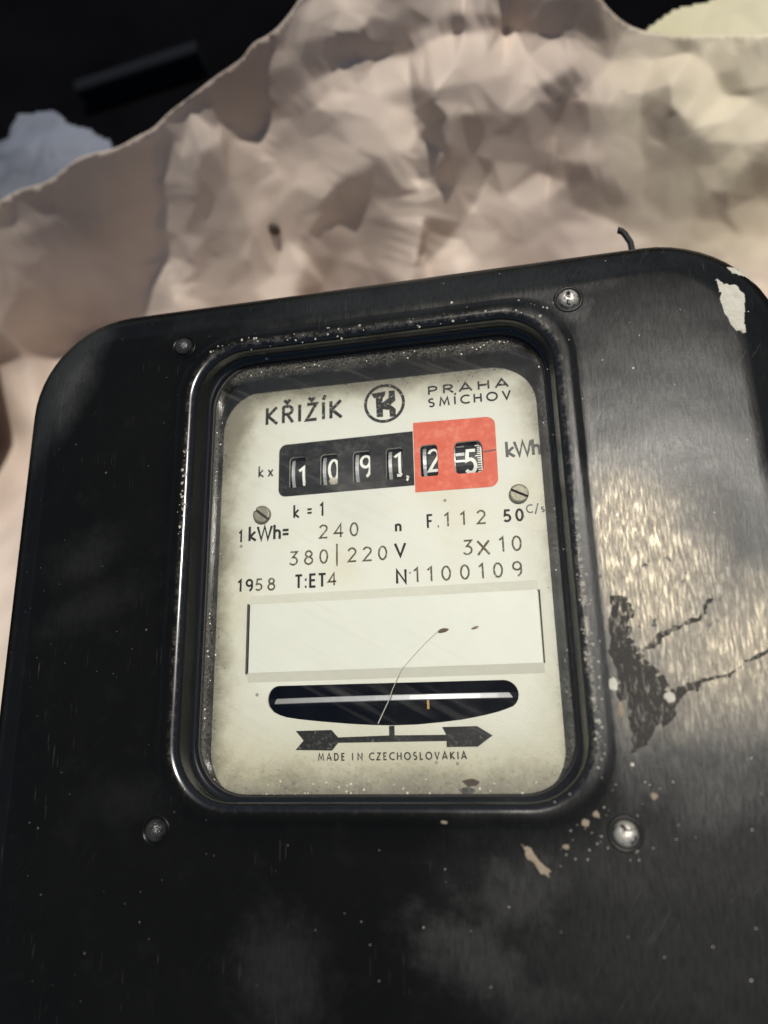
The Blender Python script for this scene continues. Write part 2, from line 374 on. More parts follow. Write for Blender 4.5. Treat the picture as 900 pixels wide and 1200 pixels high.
# ---- stroke lettering, drawn glyph by glyph (x right, y up, capital height 1)
def arc(cx, cy, rx, ry, a0, a1, n=14): return [(cx+rx*math.cos(math.radians(a0+(a1-a0)*i/n)), cy+ry*math.sin(math.radians(a0+(a1-a0)*i/n))) for i in range(n+1)]
G = {
 'K': (.58, [[(.05, 0), (.05, 1)], [(.55, 1), (.1, .5), (.58, 0)]]),
 'R': (.56, [[(.05, 0), (.05, 1)], [(.05, .97), (.28, .97)]+arc(.28, .74, .22, .23, 90, -90)+[(.05, .5)], [(.25, .5), (.54, 0)]]),
 'I': (.12, [[(.06, 0), (.06, 1)]]),
 'Z': (.56, [[(.06, .96), (.52, .96), (.03, .04), (.54, .04)]]),
 'P': (.52, [[(.05, 0), (.05, 1)], [(.05, .96), (.27, .96)]+arc(.27, .71, .21, .25, 90, -90)+[(.05, .46)]]),
 'A': (.7, [[(.02, 0), (.35, 1), (.68, 0)], [(.14, .3), (.56, .3)]]),
 'H': (.62, [[(.05, 0), (.05, 1)], [(.57, 0), (.57, 1)], [(.05, .52), (.57, .52)]]),
 'S': (.5, [arc(.25, .74, .19, .22, 40, 270, 14)[:-1]+arc(.25, .27, .2, .24, 90, -140, 14)]),
 'M': (.8, [[(.04, 0), (.14, 1), (.4, .2), (.66, 1), (.76, 0)]]),
 'C': (.66, [arc(.46, .5, .42, .47, 52, 308, 20)]),
 'O': (.86, [arc(.43, .5, .39, .47, 90, 450, 26)]),
 'V': (.62, [[(.02, 1), (.31, .02), (.6, 1)]]),
 'D': (.64, [[(.05, 0), (.05, 1)], [(.05, .96), (.22, .96)]+arc(.22, .5, .36, .46, 90, -90, 16)+[(.05, .04)]]),
 'E': (.46, [[(.44, .96), (.06, .96), (.06, .04), (.44, .04)], [(.06, .52), (.4, .52)]]),
 'N': (.68, [[(.06, 0), (.06, .96), (.62, .04), (.62, 1)]]),
 'L': (.42, [[(.06, 1), (.06, .04), (.42, .04)]]),
 'F': (.44, [[(.06, 0), (.06, .95), (.44, .95)], [(.06, .5), (.38, .5)]]),
 'T': (.5, [[(.0, .95), (.5, .95)], [(.25, .95), (.25, 0)]]),
 'k': (.42, [[(.05, 0), (.05, 1)], [(.38, .62), (.08, .3), (.42, 0)]]),
 'x': (.42, [[(.02, .62), (.4, 0)], [(.4, .62), (.02, 0)]]),
 'W': (.86, [[(.02, .95), (.24, .04), (.43, .95), (.62, .04), (.84, .95)]]),
 'h': (.42, [[(.06, 0), (.06, 1)], [(.06, .36)]+arc(.22, .42, .15, .18, 160, 0)+[(.37, 0)]]),
 'n': (.44, [[(.06, 0), (.06, .64)], [(.06, .36)]+arc(.22, .4, .16, .2, 160, 0)+[(.38, 0)]]),
 '=': (.4, [[(.04, .58), (.38, .58)], [(.04, .3), (.38, .3)]]),
 '1': (.26, [[(.02, .78), (.2, .97), (.2, 0)]]),
 '2': (.5, [arc(.25, .72, .2, .25, 165, -30, 14)+[(.05, .04), (.48, .04)]]),
 '3': (.5, [[(.06, .96), (.44, .96), (.2, .58)]+arc(.22, .31, .22, .27, 80, -150, 14)]),
 '4': (.52, [[(.38, 0), (.38, .97), (.03, .3), (.52, .3)]]),
 '5': (.48, [[(.44, .96), (.13, .96), (.09, .54)]+arc(.22, .31, .21, .27, 115, -145, 14)]),
 '8': (.5, [arc(.25, .75, .17, .21, -90, 270, 18), arc(.25, .27, .21, .25, 90, 450, 20)]),
 '9': (.5, [arc(.25, .7, .2, .26, 0, 360, 20), [(.45, .7)]+arc(.2, .42, .25, .4, 20, -75, 10)]),
 '0': (.5, [arc(.25, .5, .2, .46, 90, 450, 26)]),
 '|': (.1, [[(.05, -.25), (.05, 1.35)]]),
 'X': (.6, [[(.04, .9), (.56, .05)], [(.56, .9), (.04, .05)]]),
 '.': (.12, [[(.03, .06), (.12, .06)]]), ':': (.12, [[(.0, .06), (.12, .06)], [(.0, .6), (.12, .6)]]),
 '/': (.4, [[(.02, -.2), (.4, 1.1)]]), 'c': (.42, [arc(.25, .32, .2, .27, 50, 310, 12)]), 's': (.4, [arc(.2, .45, .13, .14, 40, 250, 9)+arc(.2, .17, .15, .14, 80, -140, 9)]), ' ': (.3, []),
 ',': (.14, [arc(.05, .08, .05, .06, -90, 100, 8)+[(.06, -.1), (-.02, -.2)]]),
}
CAR = [[(-.15, 1.36), (0, 1.17), (.15, 1.36)]]
G['Ř'] = (.56, G['R'][1]+[[(x+.24, y) for x, y in CAR[0]]]); G['Ž'] = (.56, G['Z'][1]+[[(x+.29, y) for x, y in CAR[0]]])
G['Í'] = (.12, G['I'][1]+[[(.05, 1.14), (.15, 1.4)]])
K = 1.0558                                                       # dial lies at ZP below the front of the cover
ZP = -22.0
def text_paths(s, x0, x1, y0, h, ws=1.0, wt=.5):
    wds = [G[c][0]*h*ws for c in s]
    gap = (x1-x0-wt*.5-sum(wds))/max(1, len(s)-1); x = x0+wt*.25; out = []
    for c, wd in zip(s, wds):
        for p in G[c][1]: out.append([((x+a*h*ws), (y0+b*h)) for a, b in p])
        x += wd+gap
    return out
def dial_text(name, s, x0, x1, y0, h, wt, mat, ws=1.0, parent=None, jit=0.0, label=None):
    ps = text_paths(s, x0, x1, y0, h, ws, wt)
    ps = [[(a*K, b*K) for a, b in p] for p in ps]
    if jit: ps = [[(a+random.uniform(-jit, jit), b+random.uniform(-jit, jit)) for a, b in p] for p in ps]
    V, Fc = ribbons(ps, wt*K, ZP+.02, .03)
    o = link(name, V, Fc, mat, parent)
    if label: o['label'] = label
    return o

# ------------------------------------------------------------------ ground
st = link('ground', [(-40000, -40000, -420), (40000, -40000, -420), (40000, 40000, -420), (-40000, 40000, -420)], [(0, 1, 2, 3)], M['soil'])
st['kind'] = 'structure'

# ------------------------------------------------------------------ electricity meter
meter = bpy.data.objects.new('electricity_meter', None); COL.objects.link(meter)
tag(meter, 'old black painted electricity meter with a glazed window over its white dial', 'electricity meter')

def lerp(A, B, t): return [tuple(a[k]+(b[k]-a[k])*t for k in range(3)) for a, b in zip(A, B)]
OX, OY, OHX, OHY, OR = -45.5, -4.0, 123.6, 145.8, 37
def outl(inset, z): return rrect(OX, OY, OHX-inset, OHY-inset, max(6, OR-inset), z)
WX, WY = -46.0, 48.7
def win(hx, hy, r, z): return rrect(WX, WY, hx, hy, r, z)
L = [outl(0, -150), outl(0, -90), outl(0, -40), outl(0, -12)]
for a in (15, 30, 45, 60, 75): L.append(outl(11*(1-math.cos(math.radians(a))), -12+10.6*math.sin(math.radians(a))))
L += [outl(11.6, -1.15), outl(12.6, -.7)]
inner = win(64, 76, 21, 0)
A_ = outl(13.6, -.4)
L.append(A_)
for i in range(1, 16): L.append([(x, y, -.4*(1-i/16)**3) for x, y, z in lerp(A_, inner, i/16)])
L += [inner, win(63.4, 75.4, 20.5, .2), win(62.2, 74.2, 19.6, .9), win(61.4, 73.4, 19, 1.1), win(60.6, 72.6, 18.4, 1.15)]
for a in range(0, 91, 15): 
    q = math.radians(a); L.append(win(59.2-2.3*math.sin(q), 71.8-2.3*math.sin(q), 17.8-1.6*math.sin(q), 1.15-2.4*(1-math.cos(q))))
L += [win(56.2, 71.0-.4, 16, -4.5), win(55.9, 70.2, 15.8, -6.2), win(55.6, 69.8, 15.6, -7.0), win(55.2, 69.3, 15.4, -7.0), win(54.9, 68.9, 15.2, -7.5), win(54.8, 68.7, 15.1, -8.6)]
V, Fc = loft(L)
V = [(x, y, z+.2*noise.noise(Vector((x, y, 0))*.015)) if z > -3 else (x, y, z) for x, y, z in V]
case = link('cover', V, Fc, M['case'], meter, smooth=True)
V, Fc = flat([rrect(OX, OY, OHX-1, OHY-1, OR-1, 0, 8, 2)], -149.9, -147); link('back_plate', V, Fc, M['dark'], meter)

# gasket, glass, inner frame
V, Fc = loft([win(54.9, 68.8, 15.2, -8.65), win(54.2, 68.1, 14.8, -8.7), win(54.2, 68.1, 14.8, -9.2)]); link('gasket', V, Fc, M['rubber'], meter, True)
g = rrect(WX, WY, 55.6, 69.4, 15.4, 0, 10, 2)
V, Fc = flat([g], -10.0, -9.3); link('window_glass', V, Fc, M['glass'], meter)
V, Fc = loft([win(57, 71, 16, -10.2), win(57.4, 71.4, 16, -16), win(58, 72, 16, -21.9), win(58, 72, 16, -75)], cap_last=False)
link('inner_frame', V, Fc, M['wall'], meter, True)
V, Fc = flat([rrect(WX, WY, 59, 73, 16, 0, 8, 2)], -77, -75); link('inner_backing', V, Fc, M['dark'], meter)

# dial plate with its openings
def slotwin(x0, x1, y0, y1, rt=1.6, rb=.7):
    q = arc(x1-rt*.6, y1-rt, rt*.6, rt, 0, 90, 6)+arc(x0+rt*.6, y1-rt, rt*.6, rt, 90, 180, 6)+arc(x0+rb, y0+rb, rb, rb, 180, 270, 4)+arc(x1-rb, y0+rb, rb, rb, 270, 360, 4)
    return [(a*K, b*K) for a, b in q]
wins = [(-74.1, -68.7), (-63.7, -58.0), (-53.0, -47.4), (-42.3, -36.8), (-31.4, -25.9)]
holes = [slotwin(a, b, 72.6, 83.0) for a, b in wins]
holes.append([(a*K, b*K) for a, b in arc(-19.2, 80.3, 1.6, 2.7, 180, 100, 5)+arc(-13.6, 80.3, 1.6, 2.7, 80, 0, 5)+arc(-13.6, 74.5, 1.6, 2.0, 0, -80, 5)+arc(-19.2, 74.5, 1.6, 2.0, -100, -180, 5)])
dsk = arc(-76.4, 7.0, 3.4, 3.9, 90, 215, 9)
dsk += [(-78.0, 3.4), (-76.2, 2.5), (-74, 1.8), (-70, 1.15), (-64, .45), (-55, -.4), (-48, -.9), (-42, -1.1), (-35, -1.0), (-28, -.5), (-22, .1), (-16, 1.1), (-12, 2.0), (-9.4, 2.8)]
dsk += arc(-10.3, 6.6, 4.2, 4.0, -52, 90, 9)
dskw = [(a*K, b*K) for a, b in dsk]
plate_o = rrect(-45.6, 50.5, 58.3, 71.5, 12, 0, 10, 3)
V, Fc = flat([[(p[0], p[1]) for p in plate_o]]+holes+[dskw], ZP-.8, ZP)
plate = link('dial_plate', V, Fc, M['plate'], meter)
# register panels
def sh(ps): return [(a*K, b*K) for a, b in ps]
bl = sh([(-33.5, 70.1), (-33.5, 88.0)]+arc(-75.3, 85.0, 2.4, 2.6, 90, 180, 6)+arc(-75.3, 72.3, 2.4, 2.4, 180, 270, 6))
V, Fc = flat([bl]+holes[:4], ZP+.03, ZP+.12); link('register_panel', V, Fc, M['panel'], plate)['label'] = 'black panel with white rolling digits behind slots'
rd = sh([(-33.3, 67.8), (-10.6, 67.6)]+arc(-10.6, 70.2, 2.8, 2.6, -80, 0, 6)+arc(-10.5, 87.8, 2.8, 2.6, 0, 85, 6)+[(-33.3, 90.8)])
V, Fc = flat([rd]+holes[4:], ZP+.03, ZP+.14); link('register_panel', V, Fc, M['red'], plate)['label'] = 'red panel over the decimal digits'
V, Fc = ribbons([sh([(-11.7, 79.0), (-7.9, 79.3)])], .55, ZP+.14, .05); link('index_line', V, Fc, M['redmark'], plate)
V, Fc = ribbons([[(a*K, b*K) for a, b in p] for p in text_paths(',', -35.9, -35.0, 72.6, 3.9, 1.2, .5)], .62, ZP+.14, .05); link('decimal_comma', V, Fc, M['digit_or_band'], plate)
# lettering
T = [('KŘIŽÍK', -82.8, -56.4, 95.3, 6.0, 1.05, 'ink_worn', 1.12), ('PRAHA', -28.3, -2.6, 99.9, 2.8, .6, 'ink_worn', 2.1), ('SMÍCHOV', -28.3, -2.2, 95.7, 2.8, .55, 'ink', 1.42),
     ('kx', -84.8, -79.6, 77.2, 3.8, .5, 'ink', 1.05), ('kWh', -5.2, 5.6, 76.6, 5.0, .88, 'ink_faded', 1.22), ('k=1', -72.7, -62.6, 62.6, 4.2, .65, 'ink', 1.0),
     ('1', -90.9, -89.4, 55.9, 3.8, .68, 'ink', 1), ('kWh=', -87.6, -73.8, 56.1, 4.7, .8, 'ink', 1.22), ('n', -40.1, -37.5, 55.8, 3.6, .72, 'ink', 1.2), ('F.', -30.2, -26.3, 56.2, 4.2, .65, 'ink', .9),
     ('50', -7.2, -1.0, 56.4, 3.6, .72, 'ink', 1.25), ('C/s', -.3, 5.2, 58.6, 2.5, .4, 'ink_faded', 1.05), ('V', -40.4, -36.7, 48.0, 4.0, .78, 'ink', 1.35),
     ('N', -40.2, -36.3, 39.7, 4.2, .78, 'ink', 1.1), ('19', -90.7, -85.4, 40.0, 3.7, .68, 'ink', 1.25), ('T:ET', -71.9, -61.8, 40.1, 4.1, .72, 'ink', 1.08), ('MADE', -64.2, -56.2, -10.4, 1.95, .36, 'ink', 1.05), ('IN', -54.2, -51.0, -10.4, 1.95, .36, 'ink', 1.05), ('CZECHOSLOVAKIA', -49.2, -21.4, -10.4, 1.95, .36, 'ink', 1.05)]
G['x'] = (.42, [[(.02, .6), (.4, 0)], [(.4, .6), (.02, 0)]])
for s, x0, x1, y0, h, wt, mt, ws in T: dial_text('printed_text', s, x0, x1, y0, h, wt, M[mt], ws, plate)
for s, x0, x1, y0, h in [('240', -64.3, -51.3, 55.3, 4.3), ('112', -24.9, -12.1, 56.3, 4.2), ('380', -73.9, -61.0, 47.3, 4.4), ('|', -58.8, -58.3, 47.3, 4.4), ('220', -55.2, -42.4, 47.2, 4.4),
                         ('3', -19.7, -16.6, 47.1, 4.5), ('X', -15.6, -11.9, 46.6, 5.0), ('10', -9.0, -2.1, 47.4, 4.5), ('1100109', -34.8, -2.5, 39.8, 4.4), ('58', -84.9, -78.1, 40.0, 3.7), ('4', -61.4, -57.8, 40.3, 3.9)]:
    dial_text('stamped_number', s, x0, x1, y0, h, .56 if s != 'X' else .68, M['stamp'], 1.32 if len(s) > 1 else 1.3, plate, jit=.035)
# maker's emblem: ring and letter
cx, cy = -42.4*K, 98.6*K
ring = [[(cx+6.75*K*math.cos(a), cy+6.75*K*math.sin(a)) for a in np.linspace(0, 2*math.pi, 49)[:-1]], [(cx+5.75*K*math.cos(a), cy+5.75*K*math.sin(a)) for a in np.linspace(0, 2*math.pi, 49)[:-1]]]
V, Fc = flat(ring, ZP+.02, ZP+.08); link('emblem_ring', V, Fc, M['ink_worn'], plate)
kp = [(640, 140), (722, 124), (716, 150), (704, 168), (702, 195), (738, 165), (738, 122), (772, 118), (776, 180), (748, 208), (776, 232), (776, 278), (742, 282), (740, 240), (704, 236), (704, 282), (668, 284), (664, 168), (652, 166)]
kk = [(cx+(x-713)/17.6*K*1.02, cy-(y-199)/17.6*K-(x-713)*.0072) for x, y in reversed(kp)]
V, Fc = flat([kk], ZP+.02, ZP+.08); link('emblem_letter', V, Fc, M['ink_worn'], plate)
# blank label in its holder
lab = [(-86.3, 12.1, 0), (1.5, 12.1, 0), (1.5, 14.9, .75), (-86.3, 14.9, .75), (1.5, 35.5, .75), (-86.3, 35.5, .75), (1.5, 38.4, 0), (-86.3, 38.4, 0)]
lv = [(a*K, b*K, ZP+.03+c) for a, b, c in lab]
holder = link('label_holder', lv+[(p[0], p[1], ZP+.01) for p in (lv[2], lv[3], lv[4], lv[5])], [(0, 1, 2, 3), (5, 4, 6, 7), (1, 6, 4, 2), (0, 3, 5, 7)], M['strip'], plate)
V, Fc = flat([sh([(-85.9, 14.9), (1.1, 14.9), (1.1, 35.5), (-85.9, 35.5)])], ZP+.6, ZP+.86); link('blank_label', V, Fc, M['label'], plate)
V, Fc = flat([sh([(-86.9, 14.7), (-86.25, 14.7), (-86.25, 35.8), (-86.9, 35.8)])], ZP+.01, ZP+.9); link('label_slit', V, Fc, M['slot'], plate)
V, Fc = flat([sh([(1.5, 15.0), (1.8, 15.0), (1.9, 35.5), (1.6, 35.5)])], ZP+.01, ZP+.9); link('label_slit', V, Fc, M['slot'], plate)
# direction arrow under the disc opening, with the dark border print
ar = sh([(-71.0, -2.1), (-60.2, -2.0), (-58.2, -4.1), (-43.2, -3.8), (-43.2, -1.2), (-41.6, -1.2), (-41.6, -3.8), (-26.9, -3.9), (-28.0, -1.8), (-18.2, -1.7), (-14.0, -4.3), (-18.2, -7.2), (-26.9, -7.2), (-26.9, -5.6), (-58.2, -5.6), (-60.0, -7.7), (-71.0, -7.4), (-68.6, -4.8)])
V, Fc = flat([list(reversed(ar))], ZP+.02, ZP+.07); link('arrow_mark', V, Fc, M['ink'], plate)
# slotted screws
for cx, cy, an in ((-82.9, 64.3, -38), (-2.0, 64.6, -28)):
    r = 3.05; V, Fc = [], []; hw = .42; al = math.asin(hw/r)
    for s_ in (0, math.pi):
        loops = []
        for rr, zz in ((r, ZP+.02), (r, ZP+1.1), (r*.93, ZP+1.45), (r*.8, ZP+1.55)):
            aa = math.asin(hw/rr); pts = []
            for i in range(17):
                a = aa+(math.pi-2*aa)*i/16+s_; pts.append((rr*math.cos(a), rr*math.sin(a), zz))
            loops.append(pts)
        v, f_ = loft(loops, cap_last=True); b = len(V); V += v; Fc += [tuple(b+i for i in q) for q in f_]
    q = math.radians(an); V = [(cx*K+x*math.cos(q)-y*math.sin(q), cy*K+x*math.sin(q)+y*math.cos(q), z) for x, y, z in V]
    s1 = link('dial_screw', V, Fc, M['screw'], plate)
    V, Fc = flat([[(cx*K+3.0*math.cos(a), cy*K+3.0*math.sin(a)) for a in np.linspace(0, 2*math.pi, 25)[:-1]]], ZP+.01, ZP+.5); link('screw_slot', V, Fc, M['slot'], plate)
# ---- register drums
RD = 11.0; ZD = ZP-1.6                                            # radius, front of the drums
def bp(px_x, z): return px_x*(D-z)/215.0
def on_drum(paths, zoff=.03):                                     # wraps strokes (y in dial units about the axis) round the drum
    return paths
yc = 77.9
drum_me = None
def wrap(V, rad, y_ax, z_ax):                                    # V given as (x, arc length, height above drum)
    return [(x, y_ax+(rad+h)*math.sin(s/rad), z_ax+(rad+h)*math.cos(s/rad)) for x, s, h in V]
def dense(p, k=.5):
    out = [p[0]]
    for a, b in zip(p[:-1], p[1:]):
        n = max(1, int(math.dist(a, b)/k))
        out += [(a[0]+(b[0]-a[0])*i/n, a[1]+(b[1]-a[1])*i/n) for i in range(1, n+1)]
    return out
specs = [('1', -71.1, -68.7, 73.2, 6.2), ('0', -61.3, -58.2, 74.0, 7.2), ('9', -50.9, -48.1, 74.2, 7.4), ('1', -39.9, -37.4, 74.6, 6.8), ('2', -29.2, -26.3, 74.2, 7.4), ('5', -17.8, -14.3, 72.6, 7.6)]
KD = (D-ZD)/215.0
for k, (dg, x0, x1, y0, h) in enumerate(specs):
    last = k == 5
    a = (-20.6 if last else wins[k][0])
    xl, xr = a*KD+.9, a*KD+11.0
    if last: xl, xr = -21.5*KD, -11.6*KD
    yax, zax = yc*KD, ZD-RD
    seg = 48
    def cyl(xa, xb, rad):
        lp = [[(x, yax+rad*math.sin(2*math.pi*i/seg), zax+rad*math.cos(2*math.pi*i/seg)) for i in range(seg)] for x in (xa, xb)]
        return loft(lp, cap_first=True, cap_last=True)
    V, Fc = cyl(xl+1.4, xr-.6, RD); dr = link('number_drum', V, Fc, M['drum'], meter)
    V, Fc = cyl(xl, xl+1.15, RD+.35); link('drum_rim', V, Fc, M['rim'], dr)
    ps = text_paths(dg, x0, x1, y0, h, 1.0 if dg != '1' else 1.3, .6)
    if k == 3: ps.append([(x1-.1, y0), (x1-.6, y0-.7), (x1-1.6, y0-.6)])
    ps = [dense([(p[0]*KD, p[1]*KD-yax) for p in q], .6) for q in ps]
    V, Fc = ribbons(ps, .95 if not last else 1.15, .0, .06); link('digit_or_band', wrap(V, RD+.01, yax, zax), Fc, M['digit_or_band'], dr)
    if last:
        ps = []
        for i in range(-14, 15):
            s_ = i*.75; ln = 1.9 if i % 5 == 0 else 1.2
            ps.append([(-12.55*KD, s_), (-12.55*KD-ln, s_)])
        ps.append(dense([(-12.5*KD, -11), (-12.5*KD, 11)], .6))
        V, Fc = ribbons(ps, .34, 0, .05); link('fraction_scale', wrap(V, RD+.01, yax, zax), Fc, M['digit_or_band'], dr)
        for s0, w_ in ((4.2, 1.0), (1.0, 1.1), (-1.3, .7)):  # grey reflections on the last wheel, laid on as pale strips
            V, Fc = ribbons([[(-20.6*KD+.3, s0), (-17.6*KD, s0)]], w_, 0, .05); link('digit_or_band', wrap(V, RD+.01, yax, zax), Fc, M['rim'], dr)
V, Fc = flat([sh([(-77, 66), (-8, 66), (-8, 89), (-77, 89)])], ZD-2*RD-4, ZD-2*RD-3); link('register_frame', V, Fc, M['dark'], meter)
V = []; Fc = []
ps = [[(-59.6*KD+1.7*math.cos(t), 73.6*KD-yc*KD+1.9*math.sin(t)) for t in np.linspace(0, 6.28, 13)[:-1]]]
x0_, s0_ = -59.6*KD, (73.4-yc)*KD
lp = [[(x0_+1.5*k*math.cos(t)*(1+.2*math.sin(3*t)), s0_+1.8*k*math.sin(t), h_) for t in np.linspace(0, 6.28, 15)[:-1]] for k, h_ in ((1, .02), (.85, .25), (.4, .4))]
V, Fc = loft(lp, cap_last=True); link('grime_blob', wrap(V, RD+.05, yc*KD, ZD-RD), Fc, plain('pale_grime', (.5, .46, .37), .7, 0, .3, 1.5), meter, True)
# ---- rotor disc on edge behind its opening
yd = 6.55; RR = 110.0; zc = ZP-3-RR; seg = 128
lo, hi = [], []
loops = []
for rad, yy in ((RR-40, yd*1.075-.85), (RR-.2, yd*1.075-.85), (RR, yd*1.075-.65), (RR, yd*1.075+.65), (RR-.2, yd*1.075+.85), (RR-40, yd*1.075+.85)):
    loops.append([(-45+rad*math.sin(2*math.pi*i/seg), yy, zc+rad*math.cos(2*math.pi*i/seg)) for i in range(seg)])
V, Fc = loft(loops); V = [v if v[2] > -74 else (v[0], v[1], -74) for v in V]
V = [(max(-103, min(11, v[0])), v[1], v[2]) for v in V]
disc = link('rotor_disc', V, Fc, M['alu'], meter)
V, Fc = flat([[(-37.8+x, 6+y) for x, y in ((3.4, -2.6), (4.1, -2.6), (4.1, .1), (3.4, .1))]], ZP-5, ZP-4); link('brass_pin', V, Fc, M['brass'], meter)

# ---- rivets in the cover
rv = [((-108.3, 122.0), 'rivet', 0, None), ((17.0, 121.7), 'rivet_bare', 0, 'rivet with its paint chipped to bare metal'), ((17.8, -27.9), 'rivet_bare', 0, 'bright bare rivet in a dark hollow'), ((-108.2, -27.9), 'rivet', 0, None)]
for k, ((x, y), mt, _, lb) in enumerate(rv):
    prof = [(4.6, -.2), (4.2, .45), (3.7, .5), (3.3, -.1), (3.05, -.15), (3.0, .5), (2.6, 1.35), (1.9, 1.95), (1.0, 2.3), (.25, 2.4)]
    n = 28; lp = []
    for r_, z_ in prof: lp.append([(x+r_*math.cos(2*math.pi*i/n), y+r_*math.sin(2*math.pi*i/n), z_+(.08*noise.noise(Vector((r_*3, i*.9, k*7))) if r_ < 3 else 0)) for i in range(n)])
    V, Fc = loft(lp[:5]); rg = link('rivet_seat', V, Fc, M['case'], meter, True)
    V, Fc = loft(lp[4:], cap_last=True); o = link('rivet', V, Fc, M[mt], meter, True)
    if lb: o['label'] = lb
# ---- hanging loop behind the top edge
ps = [Vector((44, 136, -40)), Vector((44.6, 158, -40)), Vector((44.0, 165.5, -40)), Vector((42.4, 169.3, -40)), Vector((41.4, 170.2, -39.5)), Vector((40.0, 170.6, -39))]
n = 10; lp = []
for i, p in enumerate(ps):
    d = (ps[min(i+1, 5)]-ps[max(i-1, 0)]).normalized(); u = d.cross(Vector((0, 0, 1))).normalized(); v = Vector((0, 0, 1))
    lp.append([tuple(p+u*1.15*math.cos(2*math.pi*j/n)+v*1.15*math.sin(2*math.pi*j/n)) for j in range(n)])
V, Fc = loft(lp, cap_last=True); link('hanging_loop', V, Fc, M['dark'], meter, True)
# ---- ragged paint chips
def flake(name, pts, z, th, mat, parent, jag=.35, rep=4):
    out = []
    for i in range(len(pts)):
        a, b = pts[i], pts[(i+1) % len(pts)]
        for k in range(rep): out.append((a[0]+(b[0]-a[0])*k/rep+random.uniform(-jag, jag), a[1]+(b[1]-a[1])*k/rep+random.uniform(-jag, jag)))
    ar_ = sum(out[i][0]*out[(i+1) % len(out)][1]-out[(i+1) % len(out)][0]*out[i][1] for i in range(len(out)))
    if ar_ < 0: out.reverse()
    V, Fc = flat([out], z, z+th)
    return V, Fc
from mathutils.bvhtree import BVHTree
me = case.data
bvh = BVHTree.FromPolygons([tuple(v.co/S) for v in me.vertices], [tuple(p.vertices) for p in me.polygons])
def conform(name, pts, th, mat, parent, jag=.35, rep=4, cuts=2):
    V, Fc = flake(name, pts, 0, 1, mat, parent, jag, rep)
    nt_ = len(V)//2; tops = [f for f in Fc if all(i < nt_ for i in f)]
    bm = bmesh.new(); vs = [bm.verts.new(v) for v in V[:nt_]]
    for f in tops: bm.faces.new([vs[i] for i in f])
    for _ in range(cuts): bmesh.ops.subdivide_edges(bm, edges=bm.edges[:], cuts=1, use_grid_fill=True)
    bmesh.ops.triangulate(bm, faces=bm.faces[:])
    bnd = {v for e in bm.edges if e.is_boundary for v in e.verts}
    for v in bm.verts:
        h = bvh.ray_cast(Vector((v.co.x, v.co.y, 50)), Vector((0, 0, -1)))
        z = h[0].z if h[0] else 0
        v.co.z = z+(-.05 if v in bnd else th*(1+.5*noise.noise(v.co*.9)))
    bm.verts.index_update(); V2 = [tuple(v.co) for v in bm.verts]; F2 = [[v.index for v in f.verts] for f in bm.faces]; bm.free()
    return link(name, V2, F2, mat, parent, True)
M['chip'] = plain('whitewash_residue', (.56, .53, .44), .8, 0, .3, .5, .5)
M['chip2'] = plain('brown_metal_scrape', (.34, .27, .19), .55, .2, .4, 1.0, .4)
conform('paint_chip', [(59.6, 123.4), (59.3, 113), (61.9, 105.5), (64.6, 104), (66.4, 117.5), (64.6, 120.8), (61.5, 121)], .2, M['chip'], meter)
conform('paint_chip', [(63.2, 127.6), (66.2, 128.4), (69.8, 127.2), (73.0, 122.9), (70.4, 123.2), (67.0, 124.4), (64.2, 125.2)], .2, M['chip'], meter)
conform('scrape_mark', [(-7.9, -30.2), (-5.5, -31.6), (-.9, -36.9), (-1.6, -38.3), (-3.8, -36.9), (-6.4, -33.8)], .12, M['chip2'], meter, .4)
for (x, y, a, b) in ((32.1, 4.5, 1.5, 1.5), (18.6, 8.1, 1.3, 1.9), (19.8, 1.6, .9, 2.2), (8.5, -25.5, 1.0, 1.0), (11.2, -23.4, .9, .8), (25.6, -19.2, .9, .9), (-27, -25.4, .9, .5), (3.2, -31, .9, .7)):
    conform('paint_drip', [(x+a*math.cos(t), y+b*math.sin(t)) for t in np.linspace(0, 6.28, 9)[:-1]], .28, M['chip' if a > 1.2 else 'chip2'], meter, .15, 2, 2)
def cast_shadow_mat():  # shadow cast across the cover, painted as a thin dark skin
    t = NT('painted_cast_shadow'); n = t.noise(.5, 5, .7)
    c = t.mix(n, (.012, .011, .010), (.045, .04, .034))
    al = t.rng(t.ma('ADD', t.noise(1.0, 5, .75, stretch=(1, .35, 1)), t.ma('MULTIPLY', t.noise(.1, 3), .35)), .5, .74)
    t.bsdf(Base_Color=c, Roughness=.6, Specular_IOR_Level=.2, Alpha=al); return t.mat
M['cast_shadow'] = cast_shadow_mat()
conform('shadow_patch', [(19.6, 31.7), (24.4, 30.8), (25.6, 25.4), (23.9, 20.2), (26.3, 16.6), (27.5, 13.7), (31.9, 9.4), (33.4, 6.3), (35.9, 7.7), (42.1, 8.9), (48.9, 11.3), (53.4, 14.0), (60.0, 17.6), (68, 20.5), (68, 19.9), (60, 16.7), (53.2, 12.9), (48.1, 9.9), (40.6, 7.0), (35.9, 4.6), (31.9, -.8), (24.5, -7.9), (21.3, -9.0), (20.6, -1.7), (18.8, 7.6), (18.1, 16.6)], .06, M['cast_shadow'], meter, .7, 5)
conform('shadow_patch', [(26.3, 16.2), (28.7, 18.7), (32.8, 21.8), (36.6, 22.9), (42.4, 25.2), (44.1, 29.0), (46.0, 29.3), (43.7, 25.8), (42.8, 23.9), (37.7, 21.9), (33.8, 20.2), (29.8, 16.8)], .06, M['cast_shadow'], meter, .4, 5)
